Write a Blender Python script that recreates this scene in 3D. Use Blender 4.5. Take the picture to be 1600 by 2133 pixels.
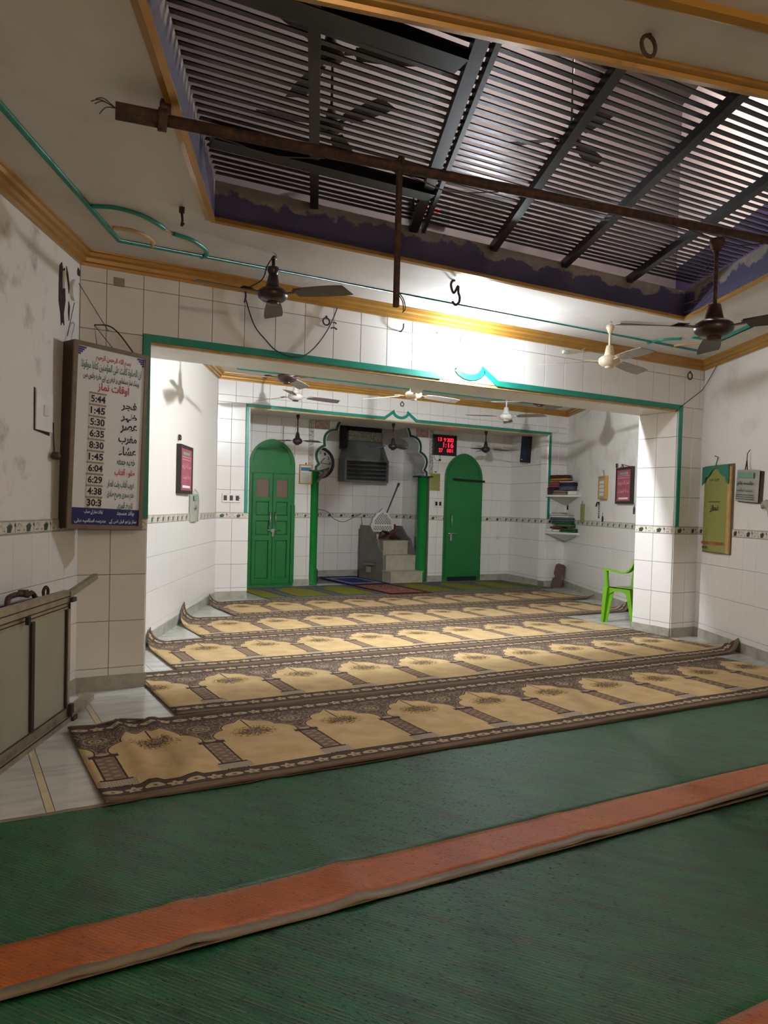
import bpy, math, random, unicodedata
from mathutils import Matrix, Vector
R = math.radians
random.seed(7)
scene = bpy.context.scene
COL = scene.collection
for o in list(bpy.data.objects):
    bpy.data.objects.remove(o)

# ------------------------------------------------------------------ camera
F, CX, CY, EYE = 1577.0, 800.0, 1102.7, 1.3
ROLL, PITCH, YAW = R(1.485), R(-1.64), R(29.83)


def _mul(A, B):
    return [[sum(A[i][k] * B[k][j] for k in range(3)) for j in range(3)] for i in range(3)]


_c, _s, _cr, _sr, _cy, _sy = math.cos(PITCH), math.sin(PITCH), math.cos(ROLL), math.sin(ROLL), math.cos(YAW), math.sin(YAW)
CAMM = _mul(_mul([[_cr, 0, _sr], [0, 1, 0], [-_sr, 0, _cr]], [[1, 0, 0], [0, _c, _s], [0, -_s, _c]]),
            [[_cy, -_sy, 0], [_sy, _cy, 0], [0, 0, 1]])
cam_data = bpy.data.cameras.new('camera')
cam = bpy.data.objects.new('camera', cam_data)
COL.objects.link(cam)
_r, _f, _u = [Vector(v) for v in CAMM]
cam.matrix_world = Matrix(((_r.x, _u.x, -_f.x, 0), (_r.y, _u.y, -_f.y, 0), (_r.z, _u.z, -_f.z, EYE), (0, 0, 0, 1)))
cam_data.sensor_fit = 'HORIZONTAL'
cam_data.sensor_width = 36.0
cam_data.lens = 36.0 * F / 1600.0
cam_data.shift_y = (CY - 1066.5) / 1600.0
cam_data.clip_start = 0.05
scene.camera = cam

# ------------------------------------------------------------------ world, exposure
world = bpy.data.worlds.new('night')
scene.world = world
world.use_nodes = True
world.node_tree.nodes['Background'].inputs[0].default_value = (0.35, 0.42, 0.6, 1)
world.node_tree.nodes['Background'].inputs[1].default_value = 0.02
vs = scene.view_settings
vs.view_transform = 'Standard'
vs.look = 'None'
vs.gamma = 1.0
vs.use_curve_mapping = False
vs.exposure = 0.3

# lamp strengths (the lamps themselves are built below as bulbs)
BULB_MAIN = 1350.0
BULB_INNER = 6300.0
FILL_REAR = 2700.0  # added fill from behind the viewer
BULB_UP = 700.0


# ------------------------------------------------------------------ measuring helpers: a sight line through the photograph meets a real plane
def ray(u, v):
    d = ((u - CX) / F, 1.0, -(v - CY) / F)
    return Vector([sum(CAMM[k][i] * d[k] for k in range(3)) for i in range(3)])


EYEP = Vector((0, 0, EYE))


def on_z(u, v, z=0.0):
    d = ray(u, v)
    return EYEP + d * ((z - EYE) / d.z)


def on_y(u, v, y):
    d = ray(u, v)
    return EYEP + d * (y / d.y)


def on_plane(u, v, p, n):
    d = ray(u, v)
    return EYEP + d * ((Vector(p) - EYEP).dot(Vector(n)) / d.dot(Vector(n)))


def z_over(u, v, x, y):
    d = ray(u, v)
    t = (x * d.x + y * d.y) / (d.x * d.x + d.y * d.y)
    return EYE + d.z * t


SK = R(27.4)                                    # the side walls run askew to the prayer wall
SD = Vector((math.sin(SK), math.cos(SK), 0))
SN = Vector((math.cos(SK), -math.sin(SK), 0))
TS = math.tan(SK)
Y1, Y1B, Y2, Y3, Y4 = 5.42, 5.93, 9.99, 11.33, 12.6
ZC, ZC2, ZC3 = 2.945, 3.06, 2.70


def XL(y): return 0.735 + TS * (y - 5.42)
def XR(y): return 7.03 + TS * (y - 5.42)
def on_left(u, v): return on_plane(u, v, (0.735, 5.42, 0), SN)
def on_right(u, v): return on_plane(u, v, (7.03, 5.42, 0), SN)


# ------------------------------------------------------------------ materials
def lin(c):
    return tuple(((x / 255.0) / 12.92 if x / 255.0 <= 0.04045 else ((x / 255.0 + 0.055) / 1.055) ** 2.4) for x in c)


class X:
    """tiny expression builder on shader math nodes"""
    nt = None

    def __init__(self, s): self.s = s

    @staticmethod
    def m(op, *a, clamp=False):
        n = X.nt.nodes.new('ShaderNodeMath')
        n.operation = op
        n.use_clamp = clamp
        for i, v in enumerate(a):
            if isinstance(v, X):
                X.nt.links.new(v.s, n.inputs[i])
            else:
                n.inputs[i].default_value = v
        return X(n.outputs[0])

    def __add__(s, o): return X.m('ADD', s, o)
    __radd__ = __add__
    def __sub__(s, o): return X.m('SUBTRACT', s, o)
    def __rsub__(s, o): return X.m('SUBTRACT', o, s)
    def __mul__(s, o): return X.m('MULTIPLY', s, o)
    __rmul__ = __mul__
    def __truediv__(s, o): return X.m('DIVIDE', s, o)
    def __lt__(s, o): return X.m('LESS_THAN', s, o)
    def __gt__(s, o): return X.m('GREATER_THAN', s, o)
    def __abs__(s): return X.m('ABSOLUTE', s)
    def mod(s, p): return X.m('FLOORED_MODULO', s, p)
    def mn(s, o): return X.m('MINIMUM', s, o)
    def mx(s, o): return X.m('MAXIMUM', s, o)
    def sqrt(s): return X.m('SQRT', s)
    def sin(s): return X.m('SINE', s)
    def floor(s): return X.m('FLOOR', s)


def xmix(fac, a, b):
    n = X.nt.nodes.new('ShaderNodeMix')
    n.data_type = 'RGBA'
    if isinstance(fac, X):
        X.nt.links.new(fac.s, n.inputs[0])
    else:
        n.inputs[0].default_value = fac
    for i, v in ((6, a), (7, b)):
        if isinstance(v, X):
            X.nt.links.new(v.s, n.inputs[i])
        else:
            n.inputs[i].default_value = (*v, 1)
    return X(n.outputs[2])


def xcoord(kind='Object'):
    n = X.nt.nodes.new('ShaderNodeTexCoord')
    return n.outputs[kind]


def xsep(sock):
    n = X.nt.nodes.new('ShaderNodeSeparateXYZ')
    X.nt.links.new(sock, n.inputs[0])
    return X(n.outputs[0]), X(n.outputs[1]), X(n.outputs[2])


def xvec(x, y, z=0.0):
    n = X.nt.nodes.new('ShaderNodeCombineXYZ')
    for i, v in enumerate((x, y, z)):
        if isinstance(v, X):
            X.nt.links.new(v.s, n.inputs[i])
        else:
            n.inputs[i].default_value = v
    return n.outputs[0]


def xnoise(vec, scale, detail=3.0, rough=0.55):
    n = X.nt.nodes.new('ShaderNodeTexNoise')
    if vec is not None:
        X.nt.links.new(vec, n.inputs['Vector'])
    n.inputs['Scale'].default_value = scale
    n.inputs['Detail'].default_value = detail
    n.inputs['Roughness'].default_value = rough
    return X(n.outputs[0])


def xvor(vec, scale, feature='F1'):
    n = X.nt.nodes.new('ShaderNodeTexVoronoi')
    n.feature = feature
    X.nt.links.new(vec, n.inputs['Vector'])
    n.inputs['Scale'].default_value = scale
    return X(n.outputs[0])


def xstep(x, a, b):
    """smooth 0..1 ramp from a to b"""
    n = X.nt.nodes.new('ShaderNodeMapRange')
    n.clamp = True
    X.nt.links.new(x.s, n.inputs[0])
    n.inputs[1].default_value = a
    n.inputs[2].default_value = b
    return X(n.outputs[0])


MATS = {}


def new_mat(name):
    m = bpy.data.materials.new(name)
    m.use_nodes = True
    X.nt = m.node_tree
    MATS[name] = m
    return m, m.node_tree.nodes['Principled BSDF']


def mat(name, rgb, rough=0.5, metal=0.0, var=0.0, vscale=8.0, bump=0.0, bscale=40.0, var_to=None, coat=0.0, spec=0.5, stretch=None):
    m, b = new_mat(name)
    c = lin(rgb)
    b.inputs['Roughness'].default_value = rough
    b.inputs['Metallic'].default_value = metal
    b.inputs['Coat Weight'].default_value = coat
    b.inputs['Specular IOR Level'].default_value = spec
    vec = xcoord('Object')
    if stretch:
        mp = X.nt.nodes.new('ShaderNodeMapping')
        mp.inputs['Scale'].default_value = stretch
        X.nt.links.new(vec, mp.inputs[0])
        vec = mp.outputs[0]
    n = xnoise(vec, vscale, 5.0, 0.6)
    d = lin(var_to) if var_to else tuple(x * 0.6 for x in c)
    col = xmix(xstep(n, 0.42, 0.72) * var, c, d)
    X.nt.links.new(col.s, b.inputs['Base Color'])
    if bump:
        bn = X.nt.nodes.new('ShaderNodeBump')
        bn.inputs['Strength'].default_value = bump
        bn.inputs['Distance'].default_value = 0.004
        X.nt.links.new(xnoise(vec, bscale, 3.0).s, bn.inputs['Height'])
        X.nt.links.new(bn.outputs[0], b.inputs['Normal'])
    return m


def emit(name, rgb, strength, black=False):
    m, b = new_mat(name)
    b.inputs['Base Color'].default_value = (*lin(rgb), 1) if not black else (0, 0, 0, 1)
    b.inputs['Emission Color'].default_value = (*lin(rgb), 1)
    b.inputs['Emission Strength'].default_value = strength
    return m


def plaster(name, rgb, stain, amount, scale=2.2, rough=0.6, lo=0.5, hi=0.68, ylim=None):
    m, b = new_mat(name)
    v = xcoord('Object')
    big = xstep(xnoise(v, scale, 7.0, 0.62), lo, hi)
    fine = xnoise(v, scale * 7, 4.0)
    fac = big * amount * (fine + 0.35)
    if ylim is not None:
        fac = fac * xstep(xsep(v)[1], ylim, ylim - 1.2)
    col = xmix(fac, lin(rgb), lin(stain))
    X.nt.links.new(col.s, b.inputs['Base Color'])
    b.inputs['Roughness'].default_value = rough
    bn = X.nt.nodes.new('ShaderNodeBump')
    bn.inputs['Strength'].default_value = 0.25
    bn.inputs['Distance'].default_value = 0.01
    X.nt.links.new(xnoise(v, 6.0, 5.0).s, bn.inputs['Height'])
    X.nt.links.new(bn.outputs[0], b.inputs['Normal'])
    return m


mat('tile', (228, 225, 220), 0.2, var=0.25, vscale=3.0, var_to=(212, 206, 198), bump=0.12, bscale=5.0)
mat('grout', (118, 108, 96), 0.9, var=0.4)
plaster('plaster', (226, 223, 216), (176, 168, 156), 0.45)
plaster('plaster_stained', (222, 217, 208), (120, 112, 96), 0.85, 3.2, lo=0.55, hi=0.72, ylim=6.0)
plaster('ceiling_paint', (206, 201, 194), (170, 158, 142), 0.5, 1.4, 0.45)
mat('gold_trim', (170, 124, 48), 0.3, metal=0.25, var=0.5, vscale=6, var_to=(132, 94, 38), coat=0.3)
mat('gold_dull', (182, 142, 84), 0.5, var=0.5, vscale=12, var_to=(206, 190, 160))
mat('teal_paint', (26, 132, 112), 0.35, var=0.4, vscale=14, var_to=(18, 104, 88))
mat('marble_skirting', (168, 164, 150), 0.28, var=0.8, vscale=7, var_to=(120, 116, 102))
mat('marble', (196, 196, 188), 0.16, var=0.7, vscale=3.5, var_to=(150, 152, 146), stretch=(1.0, 3.0, 1.0))
mat('marble_strip', (200, 186, 150), 0.3, var=0.4, vscale=9)
mat('steel_dark', (24, 23, 25), 0.3, metal=0.2, var=0.5, vscale=30, var_to=(40, 38, 37), bump=0.3, bscale=120)
mat('steel_black', (15, 15, 17), 0.36, metal=0.1, var=0.5, vscale=20, var_to=(30, 28, 27), spec=0.3)
mat('rust_pipe', (56, 40, 32), 0.75, metal=0.2, var=0.9, vscale=25, var_to=(96, 62, 42), bump=0.6, bscale=90)
mat('fan_brown', (48, 30, 26), 0.35, var=0.4, vscale=20, var_to=(78, 56, 44))
mat('fan_blade_brown', (66, 54, 48), 0.5, var=0.5, vscale=15, var_to=(90, 80, 70))
mat('fan_cream', (208, 192, 162), 0.4, var=0.5, vscale=15, var_to=(170, 148, 116))
mat('fan_blade_grey', (124, 114, 106), 0.45, var=0.5, vscale=15, var_to=(160, 150, 140))
mat('fan_white', (214, 210, 202), 0.35, var=0.4, vscale=15, var_to=(176, 168, 158))
mat('fan_dark', (44, 38, 36), 0.35, var=0.3, vscale=20)
mat('chrome', (190, 190, 188), 0.22, metal=0.9)
mat('door_green', (24, 108, 50), 0.34, var=0.35, vscale=5, var_to=(18, 88, 42), bump=0.15, bscale=20)
mat('column_green', (18, 116, 48), 0.24, var=0.2, vscale=6, var_to=(10, 104, 38))
mat('arch_green', (14, 66, 48), 0.25)
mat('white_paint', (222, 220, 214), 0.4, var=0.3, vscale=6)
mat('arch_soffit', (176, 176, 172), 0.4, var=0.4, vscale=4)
mat('black_plastic', (24, 23, 24), 0.4)
mat('dark_wood', (74, 38, 26), 0.5, var=0.7, vscale=18, var_to=(42, 22, 16), stretch=(6, 6, 1))
mat('alu', (156, 148, 128), 0.38, metal=0.55, var=0.7, vscale=12, var_to=(110, 100, 80))
mat('alu_panel', (150, 150, 132), 0.42, var=0.5, vscale=3, var_to=(130, 128, 106))
mat('rubber', (36, 24, 20), 0.7)
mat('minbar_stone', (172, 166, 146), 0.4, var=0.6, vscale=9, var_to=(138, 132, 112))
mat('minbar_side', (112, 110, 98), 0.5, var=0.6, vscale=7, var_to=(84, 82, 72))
mat('duct', (112, 114, 112), 0.38, metal=0.3, var=0.6, vscale=6, var_to=(78, 80, 78))
mat('duct_dark', (20, 20, 20), 0.6)
mat('paper_white', (214, 212, 204), 0.7, var=0.3, vscale=10)
mat('paper_grey', (158, 158, 146), 0.7, var=0.4, vscale=10)
mat('paper_olive', (132, 136, 70), 0.6, var=0.4, vscale=8, var_to=(150, 150, 90))
mat('paper_teal', (40, 112, 92), 0.6)
mat('paper_sage', (112, 148, 132), 0.7)
mat('poster_pink', (158, 78, 92), 0.4, var=0.4, vscale=8, var_to=(140, 64, 80))
mat('frame_black', (34, 24, 24), 0.4)
mat('frame_gold', (180, 140, 66), 0.4, var=0.5, vscale=30)
mat('print_blue', (42, 110, 150), 0.5)
mat('ink_black', (18, 18, 20), 0.6)
mat('ink_red', (176, 22, 36), 0.6)
mat('ink_green', (30, 104, 84), 0.6)
mat('ink_white', (226, 226, 226), 0.6)
mat('ink_pinkish', (214, 170, 176), 0.6)
mat('ink_blue', (60, 62, 120), 0.6)
mat('board_white', (222, 222, 222), 0.45)
mat('board_navy', (24, 34, 96), 0.45)
mat('board_frame', (120, 104, 84), 0.5, var=0.5, vscale=14, var_to=(92, 78, 60))
mat('board_side', (60, 46, 36), 0.6, var=0.5, vscale=10)
mat('card_tan', (196, 186, 168), 0.7, var=0.4, vscale=20)
mat('card_holder', (150, 138, 120), 0.7, var=0.4, vscale=20)
mat('chair_green', (104, 162, 30), 0.32, var=0.15, vscale=5)
mat('shelf_white', (218, 214, 208), 0.35, var=0.2, vscale=6)
mat('cable', (50, 40, 34), 0.6)
mat('cable_white', (200, 192, 180), 0.6)
mat('speaker_blue', (22, 34, 66), 0.6, bump=0.8, bscale=400)
mat('switch_white', (220, 216, 208), 0.35)
mat('switch_black', (20, 18, 18), 0.4)
mat('clock_face', (210, 204, 192), 0.5, var=0.2, vscale=9)
mat('leaf_print', (44, 72, 56), 0.35, var=0.5, vscale=60, var_to=(24, 34, 30))
mat('leaf_print_dark', (44, 44, 42), 0.35)
mat('border_tile', (218, 212, 198), 0.25, var=0.5, vscale=30, var_to=(176, 168, 150))
mat('border_line', (92, 88, 78), 0.4)
mat('calligraphy_tile', (186, 160, 152), 0.4, var=0.9, vscale=26, var_to=(116, 84, 80))
mat('vine_strip', (196, 192, 182), 0.35, var=1.0, vscale=34, var_to=(62, 66, 58))
mat('cloth_grey', (96, 92, 86), 0.9, var=0.5, vscale=14)
mat('hole_dark', (34, 24, 18), 0.9, var=0.6, vscale=20, var_to=(80, 58, 40))
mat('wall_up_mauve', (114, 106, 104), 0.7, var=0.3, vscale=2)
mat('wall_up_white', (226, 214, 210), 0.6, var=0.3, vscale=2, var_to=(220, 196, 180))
mat('purple_paint', (66, 58, 96), 0.6, var=0.5, vscale=4, var_to=(48, 42, 70))
emit('bulb_glow', (235, 243, 255), BULB_MAIN)
emit('bulb_glow_inner', (240, 247, 255), BULB_INNER)
emit('fill_glow_rear', (255, 230, 205), FILL_REAR)
emit('bulb_glow_up', (255, 244, 240), BULB_UP)
emit('led_red', (255, 22, 44), 3.2, True)


def curb_mat():
    m, b = new_mat('curb_paint')
    v = xcoord('Object')
    x, y, z = xsep(v)
    n = xnoise(v, 3.0, 6.0, 0.6)
    h = (z - 3.02) * 7.0 + (n - 0.5) * 3.2
    bare = xstep(h, 0.45, 0.55)
    col = xmix(bare, xmix(xnoise(v, 9.0), lin((38, 33, 62)), lin((62, 55, 90))), xmix(xnoise(v, 14.0), lin((140, 132, 118)), lin((92, 84, 74))))
    X.nt.links.new(col.s, b.inputs['Base Color'])
    b.inputs['Roughness'].default_value = 0.6


curb_mat()


# ------------------------------------------------------------------ mesh builder
class MB:
    def __init__(self):
        self.v, self.f, self.mi, self.sm, self.uv = [], [], [], [], None
        self.M = None

    def add(self, vs, fs, mi=0, smooth=False):
        o = len(self.v)
        if self.M is not None:
            vs = [tuple(self.M @ Vector(p)) for p in vs]
        self.v += [tuple(p) for p in vs]
        for f in fs:
            self.f.append(tuple(i + o for i in f))
            self.mi.append(mi)
            self.sm.append(smooth)
        return self

    def box(self, x0, x1, y0, y1, z0, z1, mi=0):
        return self.add([(x0, y0, z0), (x1, y0, z0), (x1, y1, z0), (x0, y1, z0), (x0, y0, z1), (x1, y0, z1), (x1, y1, z1), (x0, y1, z1)],
                        [(0, 3, 2, 1), (4, 5, 6, 7), (0, 1, 5, 4), (1, 2, 6, 5), (2, 3, 7, 6), (3, 0, 4, 7)], mi)

    def cbox(self, x0, x1, y0, y1, z0, z1, c=0.004, mi=0):
        """box with chamfered front (-y) edges"""
        return self.add([(x0, y1, z0), (x1, y1, z0), (x1, y1, z1), (x0, y1, z1), (x0, y0 + c, z0), (x1, y0 + c, z0), (x1, y0 + c, z1), (x0, y0 + c, z1),
                         (x0 + c, y0, z0 + c), (x1 - c, y0, z0 + c), (x1 - c, y0, z1 - c), (x0 + c, y0, z1 - c)],
                        [(0, 1, 5, 4), (1, 2, 6, 5), (2, 3, 7, 6), (3, 0, 4, 7), (4, 5, 9, 8), (5, 6, 10, 9), (6, 7, 11, 10), (7, 4, 8, 11), (8, 9, 10, 11)], mi)

    def beam(self, p, q, w, h, mi=0, up=(0, 0, 1)):
        """square bar from p to q, w wide, h high"""
        p, q = Vector(p), Vector(q)
        d = (q - p).normalized()
        s = d.cross(Vector(up)).normalized()
        t = s.cross(d).normalized()
        vs = []
        for e in (p, q):
            for a, b in ((-1, -1), (1, -1), (1, 1), (-1, 1)):
                vs.append(e + s * (a * w / 2) + t * (b * h / 2))
        return self.add(vs, [(3, 2, 1, 0), (4, 5, 6, 7), (0, 1, 5, 4), (1, 2, 6, 5), (2, 3, 7, 6), (3, 0, 4, 7)], mi)

    def tube(self, pts, r, n=8, mi=0, caps=True):
        pts = [Vector(p) for p in pts]
        rs = r if isinstance(r, (list, tuple)) else [r] * len(pts)
        t0 = (pts[1] - pts[0]).normalized()
        a = t0.cross(Vector((0, 0, 1)))
        if a.length < 1e-3:
            a = t0.cross(Vector((1, 0, 0)))
        a.normalize()
        vs = []
        for i, p in enumerate(pts):
            t = (pts[min(i + 1, len(pts) - 1)] - pts[max(i - 1, 0)])
            t = t.normalized() if t.length > 1e-9 else t0
            a = (a - t * a.dot(t))
            a = a.normalized() if a.length > 1e-6 else t.orthogonal().normalized()
            b = t.cross(a)
            for k in range(n):
                w = 2 * math.pi * k / n
                vs.append(p + (a * math.cos(w) + b * math.sin(w)) * rs[i])
        fs = []
        for i in range(len(pts) - 1):
            for k in range(n):
                k2 = (k + 1) % n
                fs.append((i * n + k, i * n + k2, (i + 1) * n + k2, (i + 1) * n + k))
        self.add(vs, fs, mi, True)
        if caps:
            o = len(self.v) - len(vs)
            L = (len(pts) - 1) * n
            self.f += [tuple(o + k for k in reversed(range(n))), tuple(o + L + k for k in range(n))]
            self.mi += [mi, mi]
            self.sm += [False, False]
        return self

    def lathe(self, prof, c=(0, 0, 0), n=24, mi=0, smooth=True, caps=True):
        vs, fs = [], []
        for r, z in prof:
            for k in range(n):
                w = 2 * math.pi * k / n
                vs.append((c[0] + r * math.cos(w), c[1] + r * math.sin(w), c[2] + z))
        for i in range(len(prof) - 1):
            for k in range(n):
                k2 = (k + 1) % n
                fs.append((i * n + k, i * n + k2, (i + 1) * n + k2, (i + 1) * n + k))
        self.add(vs, fs, mi, smooth)
        o = len(self.v) - len(vs)
        for ring, rev in ((0, True), (len(prof) - 1, False)):
            if caps and prof[ring][0] > 1e-6:
                ids = [o + ring * n + k for k in range(n)]
                self.f.append(tuple(reversed(ids)) if rev else tuple(ids))
                self.mi.append(mi)
                self.sm.append(False)
        return self

    def prism(self, poly, y0, y1, mi=0, side=None):
        """polygon in xz (counter-clockwise seen from -y) extruded from y0 (front) to y1"""
        n = len(poly)
        vs = [(x, y0, z) for x, z in poly] + [(x, y1, z) for x, z in poly]
        fs = [tuple(range(n)), tuple(reversed(range(n, 2 * n)))]
        self.add(vs, fs, mi)
        o = len(self.v) - 2 * n
        for i in range(n):
            j = (i + 1) % n
            self.f.append((o + i, o + n + i, o + n + j, o + j))
            self.mi.append(mi if side is None else side)
            self.sm.append(False)
        return self

    def slab(self, poly, z0, z1, mi=0):
        """polygon in xy (counter-clockwise from above) extruded from z0 to z1"""
        n = len(poly)
        vs = [(p[0], p[1], z0) for p in poly] + [(p[0], p[1], z1) for p in poly]
        fs = [tuple(reversed(range(n))), tuple(range(n, 2 * n))]
        for i in range(n):
            j = (i + 1) % n
            fs.append((i, j, n + j, n + i))
        return self.add(vs, fs, mi)

    def strip(self, pts, w, t, y0, mi=0, closed=False):
        """flat band following a polyline in xz, w wide to the right-hand side of travel, from y0 out to y0 - t"""
        L, Rr = [], []
        n = len(pts)
        for i in range(n):
            p = Vector((pts[i][0], pts[i][1]))
            a = Vector((pts[i - 1][0], pts[i - 1][1])) if i else None
            b = Vector((pts[i + 1][0], pts[i + 1][1])) if i < n - 1 else None
            d1 = (p - a).normalized() if a is not None else (b - p).normalized()
            d2 = (b - p).normalized() if b is not None else d1
            n1, n2 = Vector((d1.y, -d1.x)), Vector((d2.y, -d2.x))
            m = (n1 + n2)
            m = m / max(0.35, m.dot(n1)) if m.length > 1e-6 else n1
            L.append(p)
            Rr.append(p + m * w)
        vs, fs = [], []
        for i in range(n):
            for q in (L[i], Rr[i]):
                vs.append((q.x, y0, q.y))
                vs.append((q.x, y0 - t, q.y))
        for i in range(n - 1):
            a, b = i * 4, i * 4 + 4
            fs += [(a + 1, b + 1, b + 3, a + 3), (a, b, b + 1, a + 1), (a + 2, a + 3, b + 3, b + 2), (a, a + 2, b + 2, b)]
        fs += [(0, 1, 3, 2), ((n - 1) * 4, (n - 1) * 4 + 2, (n - 1) * 4 + 3, (n - 1) * 4 + 1)]
        return self.add(vs, fs, mi)

    def plan_sweep(self, path, prof, z, inward=1, mi=0, closed=False):
        """profile [(d, dz)] swept along a plan polyline; d is measured to the right-hand side of travel (x inward)"""
        n, k = len(path), len(prof)
        vs, fs = [], []
        for i in range(n):
            p = Vector(path[i][:2])
            a = Vector(path[i - 1][:2]) if (i or closed) else None
            b = Vector(path[(i + 1) % n][:2]) if (i < n - 1 or closed) else None
            d1 = (p - a).normalized() if a is not None else (b - p).normalized()
            d2 = (b - p).normalized() if b is not None else d1
            n1, n2 = Vector((d1.y, -d1.x)), Vector((d2.y, -d2.x))
            m = n1 + n2
            m = m / m.dot(n1)
            for d, dz in prof:
                vs.append((p.x + m.x * d * inward, p.y + m.y * d * inward, z + dz))
        for i in range(n - (0 if closed else 1)):
            j = (i + 1) % n
            for q in range(k - 1):
                fs.append((i * k + q, j * k + q, j * k + q + 1, i * k + q + 1))
        return self.add(vs, fs, mi)

    def build(self, name, mats, parent=None):
        me = bpy.data.meshes.new(name)
        me.from_pydata(self.v, [], self.f)
        for m in (mats if isinstance(mats, (list, tuple)) else [mats]):
            me.materials.append(MATS[m] if isinstance(m, str) else m)
        me.polygons.foreach_set('material_index', self.mi)
        me.polygons.foreach_set('use_smooth', self.sm)
        if self.uv:
            uvl = me.uv_layers.new(name='UVMap')
            for lp in me.loops:
                uvl.data[lp.index].uv = self.uv[lp.vertex_index]
        me.update()
        o = bpy.data.objects.new(name, me)
        COL.objects.link(o)
        if parent is not None:
            o.parent = parent
        return o


def fix_normals(o):
    import bmesh
    bm = bmesh.new()
    bm.from_mesh(o.data)
    bmesh.ops.recalc_face_normals(bm, faces=bm.faces)
    bm.to_mesh(o.data)
    bm.free()
    return o


def tag(o, label, cat, group=None):
    o['label'] = label
    o['category'] = cat
    if group:
        o['group'] = group
    return o


def thing(name, label, cat, loc=(0, 0, 0), rz=0.0, group=None):
    o = bpy.data.objects.new(name, None)
    o.empty_display_size = 0.05
    COL.objects.link(o)
    o.location = loc
    o.rotation_euler = (0, 0, rz)
    return tag(o, label, cat, group)


def struct(o, label=None):
    o['kind'] = 'structure'
    if label:
        o['label'] = label
    return o


def dup(root, loc, rz=None, label=None, parent=None):
    c = root.copy()
    COL.objects.link(c)
    c.parent = parent
    if loc is not None:
        c.location = loc
    if rz is not None:
        c.rotation_euler = (0, 0, rz)
    if label:
        c['label'] = label
    for ch in list(root.children):
        dup(ch, None, None, None, c)
    return c


RZ_LEFT = R(90) - SK            # a thing facing the room from the left wall
RZ_RIGHT = -(R(90) + SK)        # ... from the right wall

# ------------------------------------------------------------------ lettering
_AR = {}
for _cp in list(range(0xFB50, 0xFE00)) + list(range(0xFE70, 0xFEFD)):
    _d = unicodedata.decomposition(chr(_cp)).split()
    if len(_d) == 2 and _d[0] in ('<isolated>', '<initial>', '<medial>', '<final>'):
        _AR.setdefault(chr(int(_d[1], 16)), {})[_d[0][1:-1]] = chr(_cp)


def shape_text(s):
    out = []

    def dual(c): return c in _AR and 'initial' in _AR[c]
    if not any(c in _AR for c in s):
        return s
    for i, c in enumerate(s):
        if c not in _AR:
            out.append(c)
            continue
        pj = i > 0 and dual(s[i - 1]) and 'final' in _AR[c]
        nj = i + 1 < len(s) and s[i + 1] in _AR and dual(c) and 'final' in _AR[s[i + 1]]
        out.append(_AR[c].get('medial' if pj and nj else 'final' if pj else 'initial' if nj else 'isolated', c))
    return ''.join(reversed(out))


SCRATCH = bpy.data.scenes.new('lettering_scratch')


def text(name, s, x0, x1, z0, z1, y, m, parent, bold=0.02, align='fit'):
    """flat lettering fitted into the box x0..x1, z0..z1 of the parent's face, facing -y"""
    cu = bpy.data.curves.new(name, 'FONT')
    cu.body = shape_text(s)
    cu.offset = bold
    cu.resolution_u = 3
    t = bpy.data.objects.new(name + '_tmp', cu)
    SCRATCH.collection.objects.link(t)
    vl = SCRATCH.view_layers[0]
    vl.update()
    me = bpy.data.meshes.new_from_object(t.evaluated_get(vl.depsgraph))
    bpy.data.objects.remove(t)
    bpy.data.curves.remove(cu)
    xs = [v.co.x for v in me.vertices] or [0, 1]
    ys = [v.co.y for v in me.vertices] or [0, 1]
    ax, bx, ay, by = min(xs), max(xs), min(ys), max(ys)
    sx, sz = (x1 - x0) / max(bx - ax, 1e-6), (z1 - z0) / max(by - ay, 1e-6)
    for v in me.vertices:
        v.co = ((v.co.x - ax) * sx + x0, y, (v.co.y - ay) * sz + z0)
    me.materials.clear()
    me.materials.append(MATS[m])
    me.update()
    o = bpy.data.objects.new(name, me)
    COL.objects.link(o)
    o.parent = parent
    return o

# ================================================================== STRUCTURE
YB = -3.0                                   # rear end of the hall, behind the viewer


# ---- floor of marble slabs
def clip(poly, a, b, c):
    """keep a*x + b*y <= c"""
    out = []
    for i in range(len(poly)):
        p, q = poly[i], poly[(i + 1) % len(poly)]
        fp, fq = a * p[0] + b * p[1] - c, a * q[0] + b * q[1] - c
        if fp <= 0:
            out.append(p)
        if fp * fq < 0:
            t = fp / (fp - fq)
            out.append((p[0] + (q[0] - p[0]) * t, p[1] + (q[1] - p[1]) * t))
    return out


def room_clip(poly, lo, hi, inset=0.0):
    # left wall: x >= XL(y)  ->  -x + TS*y <= TS*5.42 - .735
    poly = clip(poly, -1, TS, TS * 5.42 - 0.735 - inset)
    poly = clip(poly, 1, -TS, 7.03 - TS * 5.42 - inset) if poly else poly
    poly = clip(poly, 0, -1, -lo) if poly else poly
    poly = clip(poly, 0, 1, hi) if poly else poly
    return poly


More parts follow.
